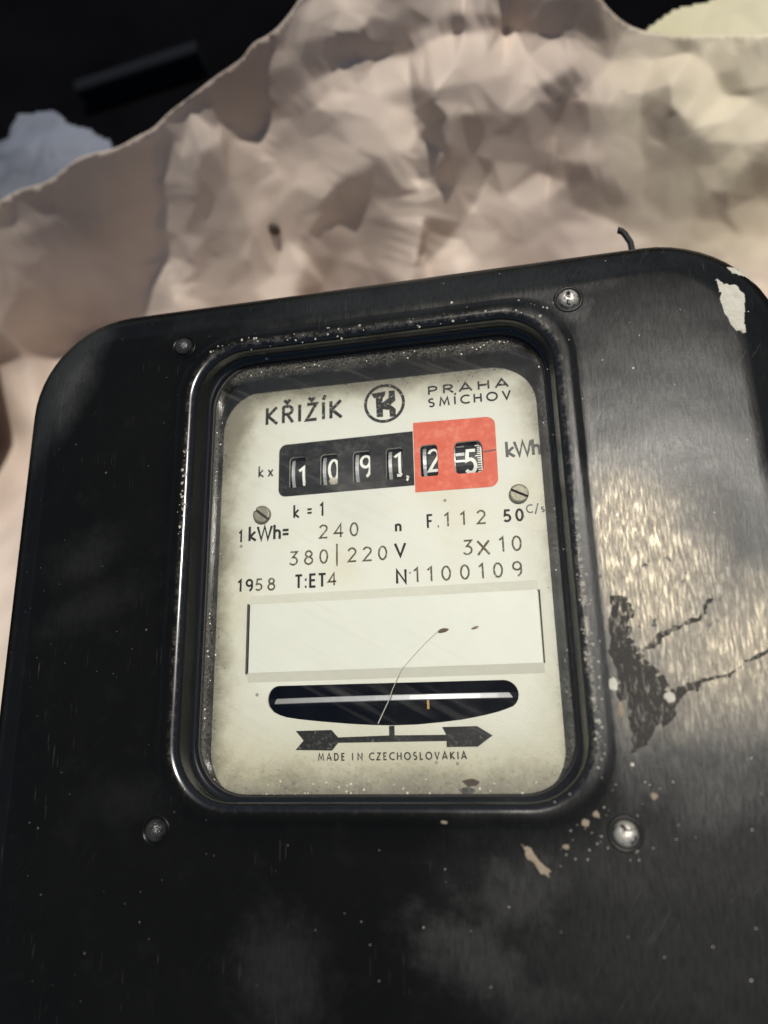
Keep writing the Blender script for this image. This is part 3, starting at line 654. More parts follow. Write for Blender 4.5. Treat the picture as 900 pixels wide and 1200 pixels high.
# whitish crumbs caught on the raised rim and strewn over the cover: one mass of grains
V, Fc = [], []
def grain(x, y, r):
    h = bvh.ray_cast(Vector((x, y, 50)), Vector((0, 0, -1)))
    if not h[0] or h[0].z < -9: return
    z = h[0].z; b = len(V); a0 = random.random()*6
    for i in range(5):
        rr = r*random.uniform(.6, 1.2); V.append((x+rr*math.cos(a0+i*1.257), y+rr*math.sin(a0+i*1.257), z-.05))
    V.append((x, y, z+r*.8)); [Fc.append((b+i, b+(i+1) % 5, b+5)) for i in range(5)]
for _ in range(16): grain(random.uniform(-160, 68), random.uniform(-70, 136), random.choice((.14, .18, .22, .3)))
for _ in range(60): t = random.random()**1.5; grain(-98+110*t+random.gauss(0, 2), 120+random.gauss(0, 1.6), random.choice((.2, .3, .45, .55)))
for _ in range(34): grain(-105.3+random.gauss(0, .5), random.choice((84, 80, 66, 62))+random.gauss(0, 4), random.choice((.25, .4, .6)))
for _ in range(70): grain(13.5+random.gauss(0, 1.0), random.uniform(-15, 52), random.choice((.2, .35, .5)))
for _ in range(40): grain(random.gauss(14, 8), random.gauss(-26, 5), random.choice((.2, .3)))
gr = link('dust_grains', V, Fc, M['chip'], meter); gr['kind'] = 'stuff'
# golden specks of dust settled in the frame behind the glass
V, Fc = [], []
def chipc(x, y, z, r):
    b = len(V); 
    for i in range(4): V.append((x+random.uniform(-r, r), y+random.uniform(-r, r), z+random.uniform(0, r)))
    Fc.extend([(b, b+1, b+2), (b, b+2, b+3), (b, b+3, b+1)])
for _ in range(900):
    t = random.random()
    if t < .25: x, y = -103.0+abs(random.gauss(0, 1.3)), random.uniform(-5, 112)
    elif t < .8: x, y = random.uniform(-100, 8), 122-abs(random.gauss(0, 5))
    else: x, y = 10-abs(random.gauss(0, 2.0)), random.triangular(30, 116, 112)
    if x < -92 and y > 105 and (x+90)**2+(y-105)**2 > 180: continue
    chipc(x, y, ZP+.1, random.choice((.1, .15, .2, .3)))
gg = link('settled_dust', V, Fc, M['chip'], plate); gg['kind'] = 'stuff'

# ---- fibre and flakes on the glass
KG = (D-ZP-1.3)/213.7
fp = [(a*KG, b*KG) for a, b in [(-27.4, 25.2), (-31.3, 22.0), (-35.2, 18.2), (-39.0, 14.2), (-41.7, 8.8), (-43.0, 5.5), (-46.1, -.5)]]
lp = []
for i, p in enumerate(fp):
    d = (Vector(fp[min(i+1, 6)])-Vector(fp[max(i-1, 0)])).normalized(); u = Vector((-d.y, d.x, 0)); r_ = .05+.13*(i/6)**2
    lp.append([(p[0]+u.x*r_*math.cos(a), p[1]+u.y*r_*math.cos(a), ZP+1.3+r_*math.sin(a)) for a in (0, 1.05, 2.1, 3.14, 4.2, 5.25)])
V, Fc = loft(lp); M['fibre'] = plain('pale_plant_fibre', (.5, .48, .41), .6)
fb = link('plant_fibre', V, Fc, M['fibre'], None, True); tag(fb, 'thin curved pale fibre running from the blank label down across the disc opening', 'fibre')
M['crumb'] = plain('dark_brown_crumb', (.10, .07, .04), .7, 0, .5, 2)
for (x, y, a, b, ang, lb) in ((-26.4, 25.0, 1.9, .75, 12, 'small brown crumb on the blank label at the upper end of the pale fibre'), (-17.2, 25.4, 1.3, .5, 15, 'faint tan crumb on the right half of the blank label')):
    n = 9; q = math.radians(ang); lp = []
    x, y = x*KG, y*KG
    for s_, z in ((1, ZP+.8), (.8, ZP+1.2), (.3, ZP+1.4)): lp.append([(x+a*s_*math.cos(t)*math.cos(q)-b*s_*math.sin(t)*math.sin(q), y+a*s_*math.cos(t)*math.sin(q)+b*s_*math.sin(t)*math.cos(q)*random.uniform(.6, 1.2), z) for t in np.linspace(0, 6.28, n+1)[:-1]])
    V, Fc = loft(lp, cap_last=True); o = link('dirt_crumb', V, Fc, M['crumb'] if x < -20 else M['chip2']); tag(o, lb, 'crumb')
V, Fc = flake('', [(-23, -16.2), (-20.2, -15.4), (-18.0, -16.2), (-19, -17.4), (-21.5, -17.6)], -9.28, .25, None, None, .15, 2)
o = link('dirt_crumb', V, Fc, M['slot']); tag(o, 'black crumb on the glass at its lower edge below the arrow', 'crumb')

# ------------------------------------------------------------------ crumpled paper under the meter
rs = np.random.RandomState(11)
def tin(X, Y, step, amp, seed, ax=1.0, ang=0.0, jit=.42):
    """faceted height field: random points, flat triangles between them"""
    r_ = np.random.RandomState(seed); ca, sa = math.cos(ang), math.sin(ang)
    U = (X*ca+Y*sa)/ax/step; W = (-X*sa+Y*ca)/step
    nx0, ny0 = int(math.floor(U.min()))-1, int(math.floor(W.min()))-1
    nx, ny = int(U.max())-nx0+3, int(W.max())-ny0+3
    jx = r_.uniform(-jit, jit, (ny, nx)); jy = r_.uniform(-jit, jit, (ny, nx)); hz = r_.uniform(-1, 1, (ny, nx))*amp
    Zs = np.zeros_like(X); hit = np.zeros(X.shape, bool)
    for j in range(ny-1):
        for i in range(nx-1):
            P4 = [(nx0+i+a+jx[j+b, i+a], ny0+j+b+jy[j+b, i+a], hz[j+b, i+a]) for a, b in ((0, 0), (1, 0), (1, 1), (0, 1))]
            tr = ((0, 1, 2), (0, 2, 3)) if (i+j+r_.randint(2)) % 2 else ((0, 1, 3), (1, 2, 3))
            x_lo, x_hi = min(p[0] for p in P4), max(p[0] for p in P4); y_lo, y_hi = min(p[1] for p in P4), max(p[1] for p in P4)
            mk = (U >= x_lo) & (U <= x_hi) & (W >= y_lo) & (W <= y_hi)
            if not mk.any(): continue
            u, v = U[mk], W[mk]; zz = Zs[mk]; hh = hit[mk]
            for t in tr:
                a, b, c = (P4[k] for k in t)
                dt = (b[1]-c[1])*(a[0]-c[0])+(c[0]-b[0])*(a[1]-c[1])
                if abs(dt) < 1e-9: continue
                l0 = ((b[1]-c[1])*(u-c[0])+(c[0]-b[0])*(v-c[1]))/dt; l1 = ((c[1]-a[1])*(u-c[0])+(a[0]-c[0])*(v-c[1]))/dt; l2 = 1-l0-l1
                ins = (l0 >= -1e-6) & (l1 >= -1e-6) & (l2 >= -1e-6)
                zz[ins] = (l0*a[2]+l1*b[2]+l2*c[2])[ins]
            Zs[mk] = zz
    return Zs
def smooth(Z, n):
    for _ in range(n):
        P_ = np.pad(Z, 1, mode='edge'); Z = (P_[:-2, 1:-1]+P_[2:, 1:-1]+P_[1:-1, :-2]+P_[1:-1, 2:]+4*Z)/8
    return Z
def seg_d(X, Y, a, b):
    a = np.array(a, float); b = np.array(b, float); d = b-a; L2 = (d**2).sum()
    t = np.clip(((X-a[0])*d[0]+(Y-a[1])*d[1])/L2, 0, 1); px, py = a[0]+t*d[0], a[1]+t*d[1]
    s_ = np.sign((X-a[0])*d[1]-(Y-a[1])*d[0])
    return np.hypot(X-px, Y-py), s_, t
def img(u, v, z):                                                 # where the sight line of a photograph point meets the height z
    d = R.T @ np.array([(u-450)/F, (v-600)/F, 1.0]); k = (D-z)/d[2]; return (d[0]*k, -d[1]*k)
def sheet(name, poly, zb, layers, ridges, mat, step=1.8, rag=6, seed=3, flatten=None, thick=.35, folds=None, extra=None):
    xs = [p[0] for p in poly]; ys = [p[1] for p in poly]
    gx = np.arange(min(xs)-step, max(xs)+step, step); gy = np.arange(min(ys)-step, max(ys)+step, step)
    X, Y = np.meshgrid(gx, gy)
    nz = tin(X, Y, 23, rag, seed+50)+tin(X, Y, 11, rag*.2, seed+51)
    bend = tin(X, Y, 40, 4, seed+60)
    Z = np.zeros_like(X)
    for k, (st_, am, ax, an) in enumerate(layers): Z += tin(X, Y, st_, am, seed+k, ax, an)
    if extra is not None: Z += extra(X, Y)
    if folds:
        rf = np.random.RandomState(seed+200)
        for k, (ang, lam, sl) in enumerate(folds):                # long straight creases with flat planes between, fading in and out
            an = math.radians(ang); ph = (X*math.cos(an)+Y*math.sin(an))/lam+tin(X, Y, lam*2.2, .3, seed+210+k)+rf.rand()
            tri = np.abs((ph % 1.0)-.5)*2
            sk = .25+.5*rf.rand(); fr = ph % 1.0; tri = np.where(fr < sk, fr/sk, (1-fr)/(1-sk))
            Z += tri*lam*.5*sl*np.clip((.6 if lam > 60 else .25)+tin(X, Y, lam*1.9, 1.2, seed+250+k), 0, 1)
    for a, b, wl, wr, h in ridges:                                # ridge line, width of its left and right slopes, height
        ex = ((b[0]-a[0])*.22, (b[1]-a[1])*.22); d, s_, t = seg_d(X+bend, Y-bend*.6, (a[0]-ex[0], a[1]-ex[1]), (b[0]+ex[0], b[1]+ex[1])); wd = np.where(s_ < 0, wl, wr)*1.25; ends = np.sin(np.pi*np.clip(t, 0, 1))**.8
        Z += h*np.clip(1-d/wd, 0, 1)*ends
    Z = smooth(Z, 2)
    if flatten is not None:
        x0, x1, y0, y1, fd = flatten
        dd = np.hypot(np.maximum(np.maximum(x0-X, X-x1), 0), np.maximum(np.maximum(y0-Y, Y-y1), 0)); q = np.clip(dd/fd, 0, 1)
        Z = Z*(.12+.88*q); Z = np.where(dd <= 0, np.minimum(Z, 0)*0-.4, Z)
    Z = Z+(zb(X, Y) if callable(zb) else zb)
    # inside the outline (ragged)
    ins = np.zeros(X.shape, bool); j = len(poly)-1; Xr, Yr = X+nz, Y+nz*.7
    for i in range(len(poly)):
        (xi, yi), (xj, yj) = poly[i], poly[j]
        c = ((yi > Yr) != (yj > Yr)) & (Xr < (xj-xi)*(Yr-yi)/((yj-yi) or 1e-9)+xi); ins ^= c; j = i
    ny, nx = X.shape; idx = -np.ones((ny, nx), int); vi = np.argwhere(ins); idx[ins] = np.arange(ins.sum())
    V = np.stack([X[ins], Y[ins], Z[ins]], 1)
    a, b, c, d = idx[:-1, :-1], idx[:-1, 1:], idx[1:, 1:], idx[1:, :-1]; ok = (a >= 0) & (b >= 0) & (c >= 0) & (d >= 0)
    Q = np.stack([a[ok], b[ok], c[ok], d[ok]], 1)
    me = bpy.data.meshes.new(name); me.from_pydata((V*S).tolist(), [], Q.tolist()); me.update()
    me.polygons.foreach_set('use_smooth', [True]*len(me.polygons)); me.materials.append(mat)
    o = bpy.data.objects.new(name, me); COL.objects.link(o)
    so_ = o.modifiers.new('thickness', 'SOLIDIFY'); so_.thickness = thick*S; so_.offset = -1
    return o
def base(x, y):
    sm = np.clip((y-150)/80, 0, 1); sm = sm*sm*(3-2*sm)
    return -151-38*sm+1.0*np.maximum(0, y-235)-.36*np.maximum(0, -x-185)*np.clip((y+50)/150, 0, 1)
# corner points of the paper's facets, set along its creases, each slid along its sight line so its facets take the wanted light or shade
LIFT = """0,262,-22.7 13.3,258,-19 26.7,254,-18.2 40,250,-17.9 50,243,-18.3 60,236,-19.8 70,229,-20.5 80,222,-21.1 90,215,-21.9 103.3,210,-21.2 116.7,205,-20.8 130,200,-19.4 140,195,-18.2
150,190,-16.8 160,185,-15.8 170,180,-14.8 180,175,-12.8 192,171,-12.3 204,167,-14.4 216,163,-15.2 228,159,-19.6 240,155,-18.8 250,150,-17.1 260,145,-14.1 270,140,-10.9 0,285,-21.1
12,280.4,-17.4 24,275.8,-14.9 36,271.2,-14.7 48,266.6,-14.1 60,262,-13.8 70,256.6,-14.4 80,251.2,-13.6 90,245.8,-13.7 100,240.4,-14.1 110,235,-14.3 120,230,-13.9 130,225,-13.3
140,220,-12.4 150,215,-11.3 160,210,-10.2 170,205,-9 180,200,-7.5 190,195,-7.7 200,190,-8.9 211.7,185.8,-12.9 223.3,181.7,-17 235,177.5,-19.3 246.7,173.3,-18.8 258.3,169.2,-17
270,165,-10 165,215,-7.8 161.2,226.2,-6 157.5,237.5,-3.9 153.8,248.8,-2 150,260,0.2 142.5,270,1.2 135,280,2.2 127.5,290,3.3 120,300,5.5 115,312.5,9.2 110,325,13.9 105,337.5,18.8
100,350,24.1 98.3,363.3,30.3 96.7,376.7,37.6 95,390,45 184.7,213.3,-3.2 186.3,226.7,0 188,240,3.7 180,255,6.6 182,266,10 184,277,13.8 186,288,17.7 188,299,21.3 190,310,22.5
193.8,322.5,18.8 197.5,335,17.4 201.2,347.5,16 205,360,14.4 232,205,-14.9 230.7,216.7,-12 229.3,228.3,-9.1 228,240,-5.5 233,252.5,-2 238,265,1.4 241.5,277.5,4.8 245,290,8.7
215,345,18.5 211.7,333.3,18.6 208.3,321.7,18 205,310,18.3 215,305,15.9 225,300,12.1 238,301,12.4 251,302,12.6 264,303,10.9 277,304,8.5 290,305,6.9 293.3,316.7,10.1 296.7,328.3,12
300,340,13.1 230,315,16.5 235,330,21.1 237.5,342.5,23.2 240,355,25.1 300,60,-13.5 295,70,-13.6 290,80,-13.6 285,90,-14 280,100,-14.1 278.8,111.2,-12.6 277.5,122.5,-11.2
276.2,133.8,-9.7 275,145,-8.3 320,60,-7.2 316.7,73.3,-6.3 313.3,86.7,-5.2 310,100,-3 309.5,111.2,-1.3 309,122.5,1.2 308.5,133.8,3.7 308,145,5.2 300,160,4.3 308.3,163.3,5
306.7,176.7,4.3 305,190,1.5 302.5,205,1.3 300,220,1.6 325,165,5 324,176.7,6 323,188.3,6.1 322,200,5.4 333.5,210,6.9 345,220,7.5 380,130,-2.3 381.7,143.3,-1 383.3,156.7,0.7
385,170,0.8 383.8,182.5,1.3 382.5,195,1.5 381.2,207.5,1.5 380,220,1.8 378,235,2.8 376,250,7 378,265,12.5 372,276.7,15.6 366,288.3,17.4 360,300,20 355,313.3,13.4 350,326.7,13.1
345,340,12.4 300,305,8.3 310,300,8.3 320,295,11.8 330,290,14.9 340,285,15.8 350,280,17.5 360,275,14.4 380,228,2.1 390,220.3,1 400,212.7,-0.8 410,205,-3.4 420,200,-4.3 430,195,-5.1
440,190,-6.3 450,185,-8.5 465,180,-9.1 480,175,-7.6 485,130,-3.9 487.5,145,-4.5 490,160,-7.5 489.3,173.3,-7.6 488.7,186.7,-6.4 488,200,-4.5 479,210,-5.5 470,220,-5 466.2,232.5,-1.7
462.5,245,0.7 458.8,257.5,2.3 455,270,6 450,281,9 445,292,11.5 440,303,14 435,314,16.5 430,325,19.8 501.5,145,-15.9 515,140,-21.6 526.2,138,-23 537.5,136,-19.8 548.8,134,-17.6
560,132,-14.9 575,131,-9.4 590,130,-7.3 492,210,-3.8 494.5,225,-5.6 497,240,-6.9 495.2,252.5,-6.4 493.5,265,-7.2 491.8,277.5,-6.5 490,290,-6.4 487.5,301,-7.4 485,312,-8
510,205,-9.2 505.7,216.7,-7 501.3,228.3,-6.6 500,270,-0.5 497.3,283.3,1.7 494.7,296.7,4.5 492,310,-1.6 595,145,-4.7 600,160,-0.7 593.8,170,0.2 587.5,180,0.9 581.2,190,1.6
575,200,3.5 570,210,5.2 565,220,5.5 560,230,5.4 555,240,5.9 548,250,4.6 541,260,5.3 534,270,6.8 527,280,8.5 520,290,8 510,301,7 500,312,7.2 571.2,216.2,5.5 567.5,227.5,5.1
563.8,238.8,4.9 560,250,5.1 554,260,5.3 548,270,6 542,280,6.9 536,290,5.9 530,300,4.4 270,20,-28.9 282,18,-25.4 294,16,-20.9 306,14,-17.7 318,12,-15.3 330,10,-14.2 342,15,-12.1
354,20,-11.2 366,25,-11.6 378,30,-10.5 390,35,-9.5 405,37.5,-10.9 420,40,-11 426.2,30,-11.7 432.5,20,-10.7 438.8,10,-10.2 445,0,-10.4 332.5,56.2,-7.6 345,52.5,-8.8 357.5,48.8,-10.2
370,45,-10.1 382.5,43.8,-9 395,42.5,-8.8 431.7,45,-8.4 443.3,50,-6.4 455,55,-4.1 466.7,48.3,-4.1 478.3,41.7,-3.7 490,35,-3.3 500,30,-3.3 510,25,-3.4 520,20,-4.6 530,15,-4.5
542.5,15.8,-9 555,16.5,-3.5 567.5,17.2,-4.1 580,18,0.5 592,19.4,11.5 604,20.8,9 616,22.2,7 628,23.6,5.1 640,25,4.6 340,75,-6.8 352,73,-6.6 364,71,-6.3 376,69,-5.8 388,67,-4
400,65,-4.1 412.5,65.8,-4.4 425,66.5,-4.9 437.5,67.2,-3.3 450,68,-1.8 465,66.5,-1.3 480,65,0.2 490,60,-1.9 500,55,-2.8 510,50,-2.7 520,45,-2.2 532,43,-0.5 544,41,-5 556,39,-2
568,37,-1.5 580,35,4.4 592,36.4,15.7 604,37.8,12 616,39.2,9.5 628,40.6,7.8 640,42,7.9 652,43.6,7.7 664,45.2,6 676,46.8,6 688,48.4,7.9 700,50,9.1 713.3,47.3,9.5 726.7,44.7,12.4
740,42,11.8 640,0,0.5 646.7,10,1.8 653.3,20,3.2 660,30,4.8 673.3,36,5 686.7,42,7.2 440,75,-2.4 430,80,-3.8 420,85,-4.2 410,90,-3.1 400,95,-2 390,105,-0.9 380,115,-0.8 370,125,-1
360,130,0.8 350,135,2.5 340,140,3.7 400,80,-2 390,85,-0.9 380,90,-1.5 370,95,-1.8 360,100,-2.4 350,108.3,-1.2 340,116.7,-0 330,125,1.4 430,90,-3.8 420,100,-4.2 410,110,-4.2
405,120,-4.7 400,130,-5.1 395,140,-4.2 480,100,-5.7 495,102.5,-16.6 510,105,-27.6 508.3,118.3,-26.8 506.7,131.7,-22.4 620,110,-1.7 627.5,120,-1.3 635,130,2.4 647.5,120,3.8
660,110,3.9 672.5,102.5,3.6 685,95,3.1 590,80,-2.6 600,88.3,-1.3 610,96.7,-0.5 630,100,-1.4 640,95,-1.8 650,90,-0.2 660,85,0 670,76.7,0.7 680,68.3,4.2 690,60,8.5 696,97,3.2
707,99,2.8 718,101,3.4 729,103,2 740,105,1.2 752.5,110,-0.6 765,115,-4.1 777.5,120,-6.5 790,125,-9.7 798,133,-9.3 806,141,-10 814,149,-9.7 822,157,-9.9 830,165,-9.5 835,180,-8.1
840,195,-6.6 690,120,-1.4 702,122,-2.1 714,124,-0.9 726,126,-0.2 738,128,-0.4 750,130,-0.4 530,100,-23 545,97.5,-19.5 560,95,-16 552.5,107.5,-17.5 545,120,-18.1 603.3,133.3,-5.6
616.7,131.7,-3.4 642.5,126.2,3.6 655,122.5,5.9 667.5,118.8,5.9 680,115,2.5 620,195,8.2 633.3,193.3,10.9 646.7,191.7,13 660,190,7.2 673.3,190,-0.3 686.7,190,-2.5 700,190,-0.8
713.3,185,-0.2 726.7,180,0.1 740,175,0.4 750,166.2,0.7 760,157.5,-0.7 770,148.8,-3.1 780,140,-5.9 612.5,168.8,2.5 625,172.5,5 637.5,176.2,9 650,180,11.9 662.5,182.5,7.1 590,230,5.6
587.3,243.3,4.8 584.7,256.7,4.9 582,270,5.9 584.7,281.7,6.1 587.3,293.3,6.6 590,305,7.1 665,215,5.4 652.5,225,7.2 640,235,7.9 630,241.2,6.3 620,247.5,4.8 610,253.8,4.1 600,260,4.4
591,267.5,4.7 631.2,203.8,12.7 642.5,207.5,15.6 653.8,211.2,10.3 676,214,3.1 687,213,2 698,212,1.4 709,211,0.6 720,210,0.2 690,260,7.3 702.5,252.5,8.4 715,245,6.9 726.2,242.5,5.6
737.5,240,4.5 748.8,237.5,4.5 760,235,3.4 771.7,233.3,2 783.3,231.7,0.4 795,230,-0.5 806.7,228.3,-1.7 818.3,226.7,-3.3 830,225,-5.2 845,215,-6.2 855,225,-5.8 860,235,-2.3
852.5,247.5,-0.9 845,260,1.6 835,272.5,1.9 825,285,2 856.7,206.7,-7.7 868.3,198.3,-9 880,190,-9.2 890,177.5,-10.2 900,165,-10.6 860,50,3.1 862.5,65,0.3 865,80,-1.3 870,91.7,-1.9
875,103.3,-2.7 880,115,-2.6 741.7,56.7,11.1 743.3,68.3,10 745,80,7.5 740,95,3.9 735,110,0.4 785,45,7.9 792.5,55,7.1 800,65,6.9 812.5,63.8,5.8 825,62.5,5.9 837.5,61.2,4.9 850,60,3.3
862.5,56.2,1.5 875,52.5,-1 887.5,48.8,-1.9 900,45,-1.8 0,330,-19.3 10,325,-14.3 20,320,-10.6 30,315,-7.2 40,310,-4.9 50,303.3,-4.6 60,296.7,-3.7 70,290,-4.4 80,285,-4.8 90,280,-5.5
100,275,-5.5 110,270,-6 120,265,-5.8 30,420,5.7 36,410,10.7 42,400,15.5 48,390,17.4 54,380,18 60,370,20.5 67.5,360,20.4 75,350,18.3 82.5,340,15.6 90,330,13.1 -66.3,434.7,-3.8
-66.3,520.3,10.2 -72.7,615.1,14.2 -70.7,719,5.9 -69.8,819.8,0 -69.4,930.4,0 -7.4,432.1,5.3 -8.8,519.3,45 -12.1,624.7,24.1 -11.7,717.2,1.8 -14.3,824.8,-0.7 -13.7,928.2,0 48.9,524,45
48.5,624.8,21.8 45.3,718.5,3.5 48.8,822.6,-0.7 54.4,928.2,0 109.3,427.7,35.5 113,521.4,33.5 105.7,621,22 113,715.3,2.1 109.6,822.9,-0.8 114.9,930.8,0 165.4,429.5,45 166.9,521.3,0
167.2,616.5,0 170.4,716,0 172.3,824.4,0 174.4,928.7,0 231,431.6,14.6 230.1,519.7,0 225.1,615.7,0 229.3,719.3,0 226.9,820.3,0 231,932.2,0 288.1,429,2.1 293.2,520.9,0 292.1,620.1,0
293.3,722.2,0 293.7,817,0 288,929.8,0 349.9,431.1,-0.2 353.2,520.3,0 354.4,622.2,0 346.8,721.2,0 350.6,822.6,0 353.1,928,0 406.4,431.4,-0.6 405.1,522.9,0 410,625,0 414.8,717.3,0
413.5,823.1,0 407.4,931.6,0 474.8,432.3,-0.3 466,520,0 469.6,615,0 474.9,723.8,0 467.2,821.1,0 469.7,928.6,0 530.3,430.6,-0.4 533.3,515.6,0 531.1,620,0 526.6,716.5,0 531.4,823.8,0
525.3,929.3,0 593.8,429.8,-0.1 588.7,517.4,0 585.5,616.8,0 590.6,720.3,0 590.4,818,0 593.7,933.5,0 649.7,432.5,-0 652.8,518.7,0 646.8,617.5,0 647.4,718.9,0 645.1,817.8,0
650.4,929.2,0 710.3,432.4,0 714.3,518.3,0 707.7,619.8,0 711.1,716.9,0 705.3,817,0 707.5,929.4,0 771.3,428,0 774.8,523.7,0 771.2,618.4,0 766.7,721.6,0 772.2,815.7,0 772.8,933.9,0
831.3,432,0 833.6,524.5,0 828.5,615.6,0 828.1,716.7,0 828.7,820,0 832.9,934.5,0 887.9,434.5,0 886.8,519.4,0 886.8,617.6,0 885.2,717.5,0 888.9,820,0 888,925.1,0 953.8,427.4,0
947.2,515,0 947.6,617.7,0 950.7,720.2,0 953,822.8,0 954.3,930.3,0 1014.3,433.2,0 1006.9,522,0 1014.1,624,0 1013.6,721.5,0 1014.6,817.5,0 1012,926.2,0 -70,-45,-0 -30,-45,-0
10,-45,-0 50,-45,0.1 90,-45,0.1 130,-45,0.3 170,-45,0.8 210,-45,0.8 250,-45,-2.7 290,-45,-11.4 330,-45,-21.2 370,-45,-11.8 410,-45,-4.3 450,-45,-6.2 490,-45,-9.7 530,-45,-3.7
570,-45,-5.7 610,-45,-0.7 650,-45,-1.9 690,-45,-2.1 730,-45,-0.9 770,-45,0.5 810,-45,0.7 850,-45,-0 890,-45,-0.1 930,-45,-0.1 970,-45,-0 1010,-45,0 -72,-8.5,-0 1012,-8.5,0.1
-72,28.1,0.1 1012,28.1,0.1 -72,64.6,0.7 1012,64.6,0.1 -72,101.2,1.3 1012,101.2,0.1 -72,137.7,-0 1012,137.7,0.1 -72,174.2,-10.9 1012,174.2,0.2 -72,210.8,-22.2 1012,210.8,0.2
-72,247.3,-23.7 1012,247.3,0.1 -72,283.8,-23.3 1012,283.8,-0.1 -72,320.4,-20.9 1012,320.4,-0.1 -72,356.9,-14.8 1012,356.9,-0.1 -72,393.5,-5.6 1012,393.5,-0 645.8,289.4,6.3
374.3,362.7,35.3 740.6,-17.2,2.5 816.3,-5.9,3.6 -30.7,277.9,-33.9 322,397.2,4.6 114.2,150.2,-31.8 613.4,392.2,0.3 239.6,35.9,-15.6 694.1,357.8,-3.8 167,-13,1 365.7,409,3
434.3,394.7,8.3 129.2,97.6,-37.3 -17.5,87.7,1.4 971.8,110.4,-0.6 405.5,340.6,24.5 786.9,203.7,-1.7 883.7,10.3,0.6 343.4,-23,-17.1 968,377.9,0.1 451.7,344.4,8.6 -40,346.8,-37.3
836.6,87.5,3.8 727.2,329.1,-6.4 20.7,171.1,-41.8 84.1,13.8,0.9 944.5,-7.2,-0 442.6,115.2,-6.3 937.5,230.1,1 496.9,363.8,0.4 613.8,357,2.6 -49.6,51.9,0.5 562.2,391.9,-0.7
866.4,168.4,-8.6 210.6,408.2,15.1 987.2,157.9,0 222.5,127.5,-19.8 -36.4,120.5,1 146.5,339,24.4 849.1,373.9,2.4 780.7,398.9,0.2 761.6,280.1,4.6 -41.3,234.5,-41.5 554.1,180.5,-4.5
55.2,1.4,0.5 -7.8,178.1,-41.4 921.2,249.6,4.6 702.2,9.1,2.3 -6.3,23.9,0.1 942.1,330.4,-1 298.3,266.9,0.5 989.3,187,0.1 820.1,106.7,-1.3 -13.3,219.7,-34.6 870.9,303.6,0.7
912.6,310.7,-2.2 921.3,202,-2.4 673.7,402.6,-0.3 981,303.6,-0.4 295.7,368.1,19.2 504.9,338.7,5.4 216.2,-8.4,0.5 79.9,79.9,-2.3 137.4,168.1,-24.1 939.1,135.7,-3.3 262.7,342.5,20.6
540.1,325.7,-1.2 784.5,336.7,1.7 -32,382.5,-16.3 457.9,379,8.5 533.1,220,-3.3 456.2,414.7,2.5 321,366.7,9.6 964.1,137.6,-0.5 271.9,53.2,-23.8 -8.1,50.7,0.6 49.2,41.2,1.2
503.4,420.1,-0.3 942.7,89.8,-2.5 -31.9,30.6,0.1 557.7,302.9,6.1 752.7,396.3,-0.2 95.3,51.4,-1 785.4,175.2,-4.1 19.2,139.2,-9.9 852.5,348.9,5.7 635.4,318.8,6.8 975.9,243.6,0.4
125.1,67.3,-8.1 734.6,303.1,1 569.9,347.3,5.3 983.8,399.3,-0 903.8,277.1,3.4 281.6,399.5,8.4 972,218.8,0.3 533.3,74.7,-19.6 543.6,350.5,-5.2 -5.4,-7.4,-0 982.2,340.9,-0.2
820.7,380,1.2 125.8,381.1,41.7 284.6,244.6,-2.9 914.1,344.5,3.5 787.3,96.3,-8.1 213.1,275.5,7.8 351.3,376.2,12.9 705.5,381.6,-1.1 933,165.5,-4.3 -13.5,151.8,-12 886.2,331.9,-0.5
156.4,133.3,-27 750.6,344.7,-0.8 867.5,-25.2,0.2 771.5,18.2,10.9 618.4,68.3,7.4 105.5,87.5,-13.6 933.9,290.8,-0.4 24.3,381.3,-0.3 570.9,63.3,-5.5 676.9,-6.3,-2 240.6,86.4,-28.3
681.4,326.5,-7.3 808.3,29.5,3.9 266.1,268.7,0.4 921.7,72.1,-4.7 22.4,33,0.6 666.6,360.5,-2 -51.9,84.7,1.2 -33.8,1.8,-0.1 801.4,276.7,0.9 477.8,5.9,-8.4 236.7,392.6,24.7
193.4,120.5,-24.5 19.4,99.7,-0.1 -10.4,114.7,-1.1 177.5,44.5,-2.2 913.9,-10.4,-0.1 570.4,157.7,-5.6 249,-9.2,-7.4 -0.4,385.8,-17.1 51.3,108,-8.3 690.9,161.2,0.5 907.3,393.2,1
381.4,333.1,30.5 560.4,420.2,-0.4 75,420,41 952.9,253.9,0.9 769.2,370,0 852,140.7,-6.4 526.1,389.9,-1.3 193.5,388.8,13.3 845.8,305.6,1.5 13.7,217.5,-28.2 157.9,76.7,-12.3
649,260.8,7.9 -36.4,413.8,-12.3 148.5,11.9,1.2 966.8,4.6,-0.1 700,307.9,-2.9 896.4,77,-2.1 945.7,358.7,0.7 969,49.1,-0.1 460.6,-20.5,-11.6 165.4,400.2,45 850.7,-0,2.9
757.3,195.6,1.6 781.3,-19.4,3.3 49.1,207.1,-29.7 414.9,254.3,13.6 52.8,75.8,0.3 75.6,163.6,-35.7 215.2,87.7,-29.1 714.3,407.5,-0.2 709.4,279.8,3.5 101.8,180.5,-28.2 931.2,385,0.9
267.9,208.4,-10 9.2,69,1.3 444.3,141.9,-7.8 261.7,373.2,28.8 -32,197.3,-43.7 78.3,137.3,-39.6 173.6,101.6,-30.1 193.1,-25.5,1.2 990.3,268.1,0 784.2,295.6,2.3 887.4,233.2,2
52.5,335.9,7.1 -34.5,318.9,-35.5 153,313.9,17.3 397,304.9,21.6 322.2,246.3,7 -39.2,173.3,-17.2 201.3,62.1,-12.5 428.3,419.1,0.9 961.2,287.5,-0.4 18.4,350.2,-8.3 804.3,422,0
